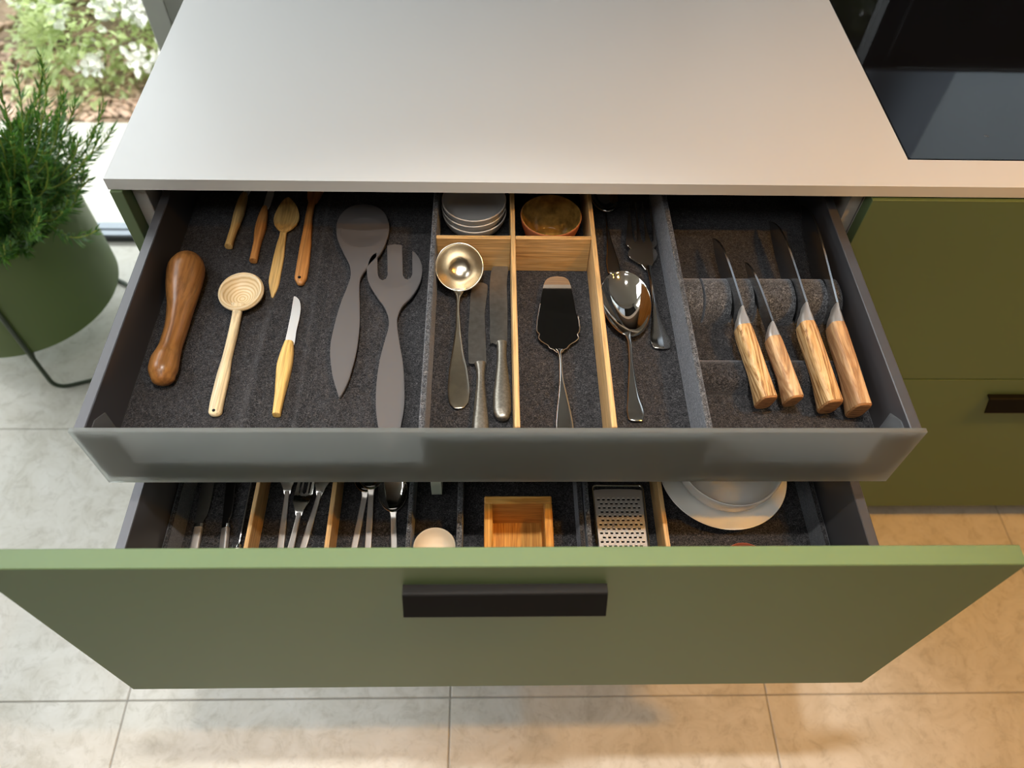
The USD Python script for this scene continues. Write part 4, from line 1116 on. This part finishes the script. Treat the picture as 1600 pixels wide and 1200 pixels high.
low_tray('long dark felt tray with two felt partitions in the left part of the lower pull-out', 0.0338, 0.5512, [(0.3289, 0.3348), (0.3912, 0.3983)])
low_tray('dark felt tray under grater and white bowl in the right part of the lower pull-out', 0.5540, 0.8575, [])
for a, b, l in ((0.1321, 0.1374, 'oak divider bar in the lower pull-out between the table knives and the forks'), (0.2298, 0.2358, 'oak divider bar in the lower pull-out between the forks and the spoons'), (0.6505, 0.6566, 'oak divider bar in the lower pull-out between the grater and the white bowl')):
    single('wooden_divider', box(a, b, ty0 + .006, ty1 - .006, G + .0006, GT + .0004, 0.0007), M['oak_y'], l, 'divider', 'oak divider bars of the lower pull-out')

# ------------------------------------------------------------------ cutlery of the lower drawer (built along +y, neck at the origin)
zl = G + 0.0035


def heading(neck, far, z):
    """yaw (degrees) and position of a piece whose neck and handle are seen at these pixels"""
    a, b = at(*neck, z), at(*far, z)
    d = a - b
    return math.degrees(math.atan2(-d[0], d[1])), a


def fork_proto(loc, rot, label):
    t = thing('table_fork', label, 'fork', loc, 'table forks in the lower pull-out', rot=rot)
    part(t, 'handle', loft([(0, -.128, .0018), (0, -.06, .0018), (0, -.002, .0022), (0, .006, .0035)], [.0047, .0043, .0031, .0040], [.0017, .0016, .0015, .0013], p=5, n=40, k=28, e0=.0008), M['satin'], smooth=30, world=False)
    o = [(-.0036, 0), (-.006, .008), (-.0105, .018), (-.0118, .030), (-.0112, .050), (-.0095, .072), (-.0082, .072), (-.0077, .05), (-.0074, .036), (-.0064, .033), (-.0054, .036), (-.0050, .05), (-.0046, .074), (-.0034, .074), (-.0028, .05), (-.0026, .036), (0, .033),
         (.0026, .036), (.0028, .05), (.0034, .074), (.0046, .074), (.0050, .05), (.0054, .036), (.0064, .033), (.0074, .036), (.0077, .05), (.0082, .072), (.0095, .072), (.0112, .05), (.0118, .030), (.0105, .018), (.006, .008), (.0036, 0)]
    part(t, 'head', slab(V(o), .0017, .0005, edge=.0035, z=.0022, zf=lambda x, y: .010 * np.clip(y / .022, 0, 1) ** 1.5 * 0 + .0052 * np.sin(np.clip(y / .030, 0, 1) * PI) * (y < .03) - .0035 * np.clip((y - .02) / .03, 0, 1) * 0 + .007 * np.clip((y - .03) / .045, 0, 1) ** 2 - .0016 * (1 - (x / .012) ** 2)), M['steel'], smooth=40, world=False)
    return t


def spoon_proto(loc, rot, label):
    t = thing('table_spoon', label, 'spoon', loc, 'table spoons in the lower pull-out', rot=rot)
    part(t, 'handle', loft([(0, -.128, .0018), (0, -.06, .0018), (0, -.003, .0030), (0, .004, .0066), (0, .009, .0086)], [.0044, .0042, .0038, .0046, .006], [.0017, .0016, .0015, .0013, .0009], p=5, n=44, k=28, e0=.0008), M['satin'], smooth=30, world=False)
    b = bowl((0, .033, .0100), (0, 1), .0285, .0188, .0082, .0011, egg=-.06, tilt=-2, p=2.3, na=72)
    part(t, 'bowl', b, M['mirror'], smooth=60, world=False)
    return t


def knife_proto(loc, rot, label):
    t = thing('table_knife', label, 'knife', loc, 'table knives in the lower pull-out', rot=rot)
    part(t, 'handle', loft([(0, -.10, .004), (0, -.05, .004), (0, -.004, .004)], [.0058, .0058, .0054], [.0038, .0038, .0036], p=3.5, n=30, k=28, e0=.002), M['satin'], smooth=35, world=False)
    part(t, 'collar', loft([(0, -.004, .004), (0, .0005, .004)], [.0064, .0064], [.0042, .0042], p=3, n=4, k=28, e0=.0006, e1=.0008), M['steel'], smooth=35, world=False)
    o = cr([V(q) for q in [(-.0052, 0), (-.0068, .004), (-.0072, .03), (-.0070, .07), (-.0058, .098), (-.003, .112), (.002, .116), (.0068, .106), (.0088, .08), (.0092, .035), (.0078, .015), (.0048, .006), (.004, 0)]], 6)
    part(t, 'blade', slab(V(o), .0016, .0005, z=.0032), M['blade'], smooth=30, world=False)
    return t


fk = None
for neck, far, dz, lab, rx in (((448.5, 772), (438.3, 855), 0, 'left one of the three table forks between the oak bars, partly under the glass', 0),
                               ((498.5, 774), (473.8, 855), 0.0004, 'right one of the three table forks, leaning against the oak bar', 0),
                               ((466.3, 806), (455.5, 855), 0.0085, 'foremost of the three table forks, tines in full view and lying on the other two', -4)):
    yaw, p = heading(neck, far, zl + dz)
    loc = (p[0], p[1], G + .0008 + dz)
    if fk is None:
        fk = fork_proto(loc, (rx, 0, yaw), lab)
    else:
        dup(fk, loc, (rx, 0, yaw), lab)
sn = None
for neck, far, dz, lab, rx in (((570, 776), (553.5, 855), 0, 'left one of the table spoons, underneath its crossing neighbour', 0),
                               ((580, 772), (575, 855), 0.0052, 'middle one of the three table spoons, its bowl nested on the left one', 0),
                               ((615, 807), (615.7, 855), 0, 'right one of the three table spoons, shiny bowl in full view beside the felt partition', 0)):
    yaw, p = heading(neck, far, zl + dz)
    loc = (p[0], p[1], G + .0008 + dz)
    if sn is None:
        sn = spoon_proto(loc, (rx, 0, yaw), lab)
    else:
        dup(sn, loc, (rx, 0, yaw), lab)
kn = None
for neck, far, dz, lab, ry in (((312, 820.5), (305, 856), 0, 'leftmost of the three table knives, lying flat beside the drawer wall', 0),
                               ((355.7, 821.5), (352.2, 856), 0.0022, 'middle one of the three table knives, tilted on its edge', -28),
                               ((377, 853), (374.5, 866), 0.0072, 'table knife squeezed upright against the left oak bar of the lower pull-out', -72)):
    yaw, p = heading(neck, far, zl + dz)
    loc = (p[0], p[1], G + .0008 + dz)
    if kn is None:
        kn = knife_proto(loc, (0, ry, yaw), lab)
    else:
        dup(kn, loc, (0, ry, yaw), lab)

# small cup, mug with handle, olive wood box
cpr = [(0.0003, 0.004), (0.011, 0.0045), (0.018, 0.010), (0.0225, 0.020), (0.0242, 0.030), (0.0247, 0.0352), (0.0256, 0.0362), (0.0266, 0.0352), (0.0262, 0.029), (0.0245, 0.018), (0.0200, 0.008), (0.0130, 0.001), (0.0110, 0.0), (0.0003, 0.0)]
cz = G + .0007
ct = at(679.3, 824, cz + .0360)
cu = thing('porcelain_cup', 'small round white porcelain cup beside the felt partition', 'cup', (ct[0] + .0006, ct[1] - .0262, cz))
part(cu, 'body', lathe(cpr, 72), M['cream'], smooth=60, world=False)
mp_ = [(r * .80, z) for r, z in [(0.0003, 0.005), (0.026, 0.005), (0.0295, 0.010), (0.0300, 0.06), (0.0308, 0.0612), (0.0322, 0.0605), (0.0325, 0.05), (0.0318, 0.006), (0.029, 0.0), (0.0003, 0.0)]]
hz = at(685, 758, 0.63)
mg = thing('mug', 'pale grey-green mug mostly hidden under the glass front, square handle towards the viewer', 'mug', (0.3630, hz[1] + 0.055, cz))
part(mg, 'body', lathe(mp_, 72), M['mug'], smooth=50, world=False)
hx_ = [(0, -.0305, .052), (0, -.055, .050), (0, -.060, .046), (0, -.0625, .035), (0, -.060, .022), (0, -.052, .014), (0, -.0305, .012)]
part(mg, 'handle', loft(hx_, [.0068] * 7, [.0032] * 7, p=4, n=50, k=24, up=(0, .3, 1)) if False else prism_x([(a, b) for a, b in fillet([(-.030, .054), (-.0615, .052), (-.0625, .012), (-.030, .010)], .012)[:, :2].tolist()] if False else
     [(q[1], q[2]) for q in fillet([(0, -.0255, .0535), (0, -.0610, .0515), (0, -.0625, .0125), (0, -.0255, .0105)], .011)] + [(q[1], q[2]) for q in fillet([(0, -.0255, .0160), (0, -.0560, .0175), (0, -.0550, .0470), (0, -.0255, .0485)], .008)], -.0068, .0068), M['mug'], smooth=45, world=False)
bx = thing('olive_wood_box', 'open olive wood box standing in the middle compartment of the lower pull-out', 'box', (0.468, -0.316, G))
BX0, BX1, BY1, BY0, BT = 0.4256, 0.5103, -0.2730, -0.3580, 0.660
bb = G + .0007
wl_ = 0.0105
part(bx, 'side_board', box(BX0, BX0 + wl_, BY0 + wl_, BY1 - wl_, bb, BT, .0012), M['olive_yy'])
part(bx, 'side_board', box(BX1 - wl_, BX1, BY0 + wl_, BY1 - wl_, bb, BT, .0012), M['olive_yy'])
part(bx, 'end_board', box(BX0, BX1, BY1 - wl_, BY1, bb, BT, .0016), M['olive_z'])
part(bx, 'end_board', box(BX0, BX1, BY0, BY0 + wl_, bb, BT, .0016), M['olive_z'])
part(bx, 'floor_board', box(BX0 + wl_ * .9, BX1 - wl_ * .9, BY0 + wl_ * .9, BY1 - wl_ * .9, bb, bb + .006, .0006), M['olive_yy'])

# flat grater
gz = 0.6195
q0, q1 = at(925.0, 764, gz), at(1003.5, 764, gz)
gr = thing('flat_grater', 'flat stainless grater with rows of raised teeth and a wire rim', 'grater', ((q0[0] + q1[0]) / 2, -0.30, G))
gx0, gx1, gyt = 0.5682, 0.6352, at(964, 762, gz)[1]
gyb = gyt - 0.150
half = (gx1 - gx0) / 2; gxc = (gx0 + gx1) / 2
sheet = [(gxc - half + .003, gyb), (gxc + half - .003, gyb), (gxc + half - .0018, gyt - .004)] + [(gxc + (half - .0018) * math.cos(a), gyt - .0042 + .0022 * math.sin(a)) for a in np.linspace(0.05, PI - .05, 24)] + [(gxc - half + .0018, gyt - .004)]
sheet_cs = Polygon(sheet)
holes, teeth = [], []
nr_, pitch = 24, 0.0064
dxp = (at(979.5, 778, gz)[0] - at(935, 778, gz)[0]) / 5.72
row_px0 = at(935, 779.5, gz)
for r_ in range(20):
    ky = row_px0[1] - r_ * (at(938, 779.5, gz)[1] - at(938, 785.9, gz)[1])
    nh = 9 if r_ % 2 == 0 else 8
    xs_ = row_px0[0] + (0 if r_ % 2 == 0 else dxp / 2) + dxp * np.arange(nh)
    for x in xs_:
        holes.append(V([(x - .0018, ky - .0024), (x + .0018, ky - .0024), (x + .0020, ky + .0003), (x + .0008, ky + .0010), (x - .0008, ky + .0010), (x - .0020, ky + .0003)]))
        # raised hood above each hole: half dome open to the front
        an = np.linspace(0, PI, 7)
        ring0 = [V([x + .0023 * math.cos(a), ky - .0004 + .0022 * math.sin(a), gz + .0001]) for a in an]
        ring1 = [V([x + .0019 * math.cos(a), ky - .0006 + .0014 * math.sin(a), gz + .0014]) for a in an]
        top_ = V([x, ky - .0006, gz + .0018])
        v_ = V(ring0 + ring1 + [top_])
        f_ = []
        for i in range(6):
            f_ += [[i, i + 1, 8 + i], [i, 8 + i, 7 + i], [7 + i, 8 + i, 14]]
        f_ += [[7, 14, 13], [0, 7, 13], [0, 13, 6]]
        teeth.append((v_, V(f_)))
part(gr, 'sheet', slab(V(sheet), .0007, 0, z=gz - .0006, holes=holes), M['satin'], smooth=False)
part(gr, 'teeth', merge(teeth), M['teeth'], smooth=30, kind='stuff')
wire = fillet([(gx0 + .003, gyb - .02, gz), (gx0, gyt + .003, gz), (gx1, gyt + .003, gz), (gx1 - .003, gyb - .02, gz)], .006, 8)
part(gr, 'wire_rim', rod(wire, .0017, 10), M['steel'], smooth=True)
for yy in (gyb + .01, gyt - .03):
    for xx in (gx0 + .004, gx1 - .004):
        part(gr, 'foot', rod([(xx, yy, G + .0006), (xx, yy, gz - .0006)], .0022, 10), M['steel'])

# white plate and bowl
pl = thing('white_plate', 'white porcelain plate under the white bowl at the right of the lower pull-out', 'plate', (0.7472, -0.2155, G + .0007))
R1 = 0.0855
part(pl, 'body', lathe([(0.0003, 0.004), (0.045, 0.004), (0.056, 0.0075), (R1 - .004, 0.0200), (R1, 0.0220), (R1 + .0006, 0.0210), (R1 - .002, 0.0175), (0.058, 0.0040), (0.048, 0.0), (0.0003, 0.0)], 96), M['white'], smooth=50, world=False)
bwl = thing('white_bowl', 'white porcelain bowl standing on the white plate, partly under the glass front', 'bowl', (0.7476, -0.2180, G + .0052))
R2 = 0.0690
part(bwl, 'body', lathe([(0.0003, 0.005), (0.034, 0.006), (0.050, 0.014), (0.060, 0.028), (R2 - .0042, 0.045), (R2 - .0022, 0.0550), (R2 - .0006, 0.0562), (R2 + .0006, 0.0552), (R2 - .0004, 0.045), (0.0640, 0.028), (0.0540, 0.011), (0.040, 0.0005), (0.036, 0.0), (0.0003, 0.0)], 96), M['white'], smooth=60, world=False)
rb = at(1160, 848, 0.6260)
rbw = thing('red_brown_bowl', 'small red-brown bowl showing only its rim behind the green front', 'bowl', (rb[0], rb[1] - .0305, G + .0007))
part(rbw, 'body', lathe([(0.0003, 0.004), (0.015, 0.005), (0.024, 0.012), (0.0285, 0.0265), (0.0295, 0.0290), (0.0305, 0.0285), (0.0302, 0.025), (0.026, 0.009), (0.017, 0.0), (0.0003, 0.0)], 64), M['redbowl'], smooth=50, world=False)

# ------------------------------------------------------------------ rosemary in the green pot
PC = V([-0.6758, 0.5607]); PR, PB, PT = 0.209, 0.131, 0.3894
pt_ = thing('planter', 'large round dark green metal planter beside the worktop', 'planter', (*PC, PB))
part(pt_, 'shell', lathe([(0.0003, 0.003), (PR - .006, 0.003), (PR - .003, 0.006), (PR - .003, PT - PB - .001), (PR - .0015, PT - PB), (PR, PT - PB - .001), (PR, 0.003), (PR - .003, 0.0), (0.0003, 0.0)], 128), M['pot'], smooth=40, world=False)
st = thing('plant_stand', 'thin dark green wire stand carrying the round planter', 'plant stand', (*PC, 0))
rl = 0.006
LR = PR + rl + .0005
f0 = at(88, 608, rl)
a0 = math.atan2(f0[1] - PC[1], f0[0] - PC[0])
legs = [a0 + k * PI / 2 for k in range(4)]
pA = PC + LR * V([math.cos(a0), math.sin(a0)])
loop = [(*pA, 0.30), (*pA, rl), (-0.36, pA[1] + .078, rl), (-0.45, 0.645, rl), (-0.56, 0.722, rl), (-0.80, 0.74, rl)]
pD = PC + LR * V([math.cos(a0 + 4.0), math.sin(a0 + 4.0)])
loop += [(*pD, rl), (*pD, 0.30)]
part(st, 'bent_frame', rod(fillet(loop, .035, 8), rl * .85, 12), M['stand'], smooth=True)
pE = PC + LR * V([math.cos(2.2), math.sin(2.2)])
part(st, 'rear_leg', rod(fillet([(*pE, 0.30), (*pE, rl), (*(pE + (pD - pE) * .9), rl)], .03, 8), rl * .85, 12), M['stand'], smooth=True)
for A, B in ((pA, pE), (pD, PC + (PR * .96) * V([math.cos(0.9), math.sin(0.9)]))):
    part(st, 'cross_bar', rod([(*A, PB - .0065), (*B, PB - .0065)], .006, 8), M['stand'])
npot = thing('nursery_pot', 'dark plastic nursery pot with compost inside the green planter', 'plant pot', (PC[0] + .02, PC[1] - .035, PB + .003))
part(npot, 'shell', lathe([(0.0003, 0.0), (0.105, 0.0), (0.132, 0.205), (0.137, 0.206), (0.137, 0.216), (0.128, 0.216), (0.126, 0.208), (0.0003, 0.2)], 80), M['nursery'], smooth=40, world=False)
part(npot, 'compost', lathe([(0.0003, 0.212), (0.05, 0.214), (0.120, 0.209), (0.126, 0.2), (0.0003, 0.19)], 48), M['compost'], smooth=40, world=False)

rq = np.random.RandomState(11)
ros = thing('rosemary', 'bushy dark green rosemary plant growing in the green planter', 'plant', (PC[0] + .02, PC[1] - .035, PB + .215))


def needles(curve, n_, L0, w_, q):
    out = []
    m = len(curve)
    for i in range(n_):
        u = (i + q.rand()) / n_
        u = 0.12 + 0.88 * u
        k = u * (m - 1)
        j = min(int(k), m - 2)
        p = curve[j] + (curve[j + 1] - curve[j]) * (k - j)
        t_ = curve[j + 1] - curve[j]; t_ /= np.linalg.norm(t_)
        a = q.uniform(0, 2 * PI)
        e = np.cross(t_, [math.cos(a), math.sin(a), .2]); e /= np.linalg.norm(e)
        o = 0.32 + 1.0 * u ** 3
        d = e * (1.0 - .35 * u ** 4) + t_ * o
        d /= np.linalg.norm(d)
        s_ = np.cross(d, t_); s_ /= np.linalg.norm(s_) + 1e-9
        nn = np.cross(s_, d)
        L = L0 * q.uniform(.7, 1.15) * (1 - .35 * u ** 2)
        tip = p + d * L + t_ * L * .25 + V([0, 0, -.06 * L])
        mid = p + d * L * .5 + nn * w_ * .12
        midl, midr = p + d * L * .5 - s_ * w_ * .5 - nn * w_ * .2, p + d * L * .5 + s_ * w_ * .5 - nn * w_ * .2
        b1, b2 = p - s_ * w_ * .28, p + s_ * w_ * .28
        v_ = V([b1, b2, midl, mid, midr, tip])
        out.append((v_, V([[0, 3, 2], [0, 1, 3], [1, 4, 3], [2, 3, 5], [3, 4, 5]])))
    return out


c0 = V([PC[0] + .02, PC[1] - .035, PB + .212])
for i in range(290):
    a = rq.uniform(0, 2 * PI)
    # the side towards the worktop and the camera is the one in view: most sprigs grow there
    if i < 220:
        a = rq.normal(-0.45, 0.8)
    r0 = 0.118 * math.sqrt(rq.rand())
    base = c0 + V([math.cos(a) * r0, math.sin(a) * r0, 0])
    lean = rq.uniform(0.0, 1.0)
    Ls = rq.uniform(0.22, 0.40) * (1.15 - .42 * lean)
    out_ = V([math.cos(a), math.sin(a), 0]) * lean
    d0 = V([0, 0, 1.0]) + out_ * .62 + rq.normal(0, .12, 3)
    d1 = V([0, 0, 1.0 - .5 * lean]) + out_ * 1.25 + rq.normal(0, .22, 3)
    d0 /= np.linalg.norm(d0); d1 /= np.linalg.norm(d1)
    d2 = d1 + V([0, 0, .55]) + rq.normal(0, .15, 3); d2 /= np.linalg.norm(d2)
    cv_ = smooth_curve([base, base + d0 * Ls * .35, base + d0 * Ls * .35 + d1 * Ls * .4, base + d0 * Ls * .35 + d1 * Ls * .4 + d2 * Ls * .25], 14)
    sp_ = part(ros, 'sprig', merge(needles(cv_, 84, 0.031, 0.0040, rq)), M['needle'], smooth=False)
    part(sp_, 'stem', rod(cv_, 0.0016, 5), M['stem'], smooth=True)
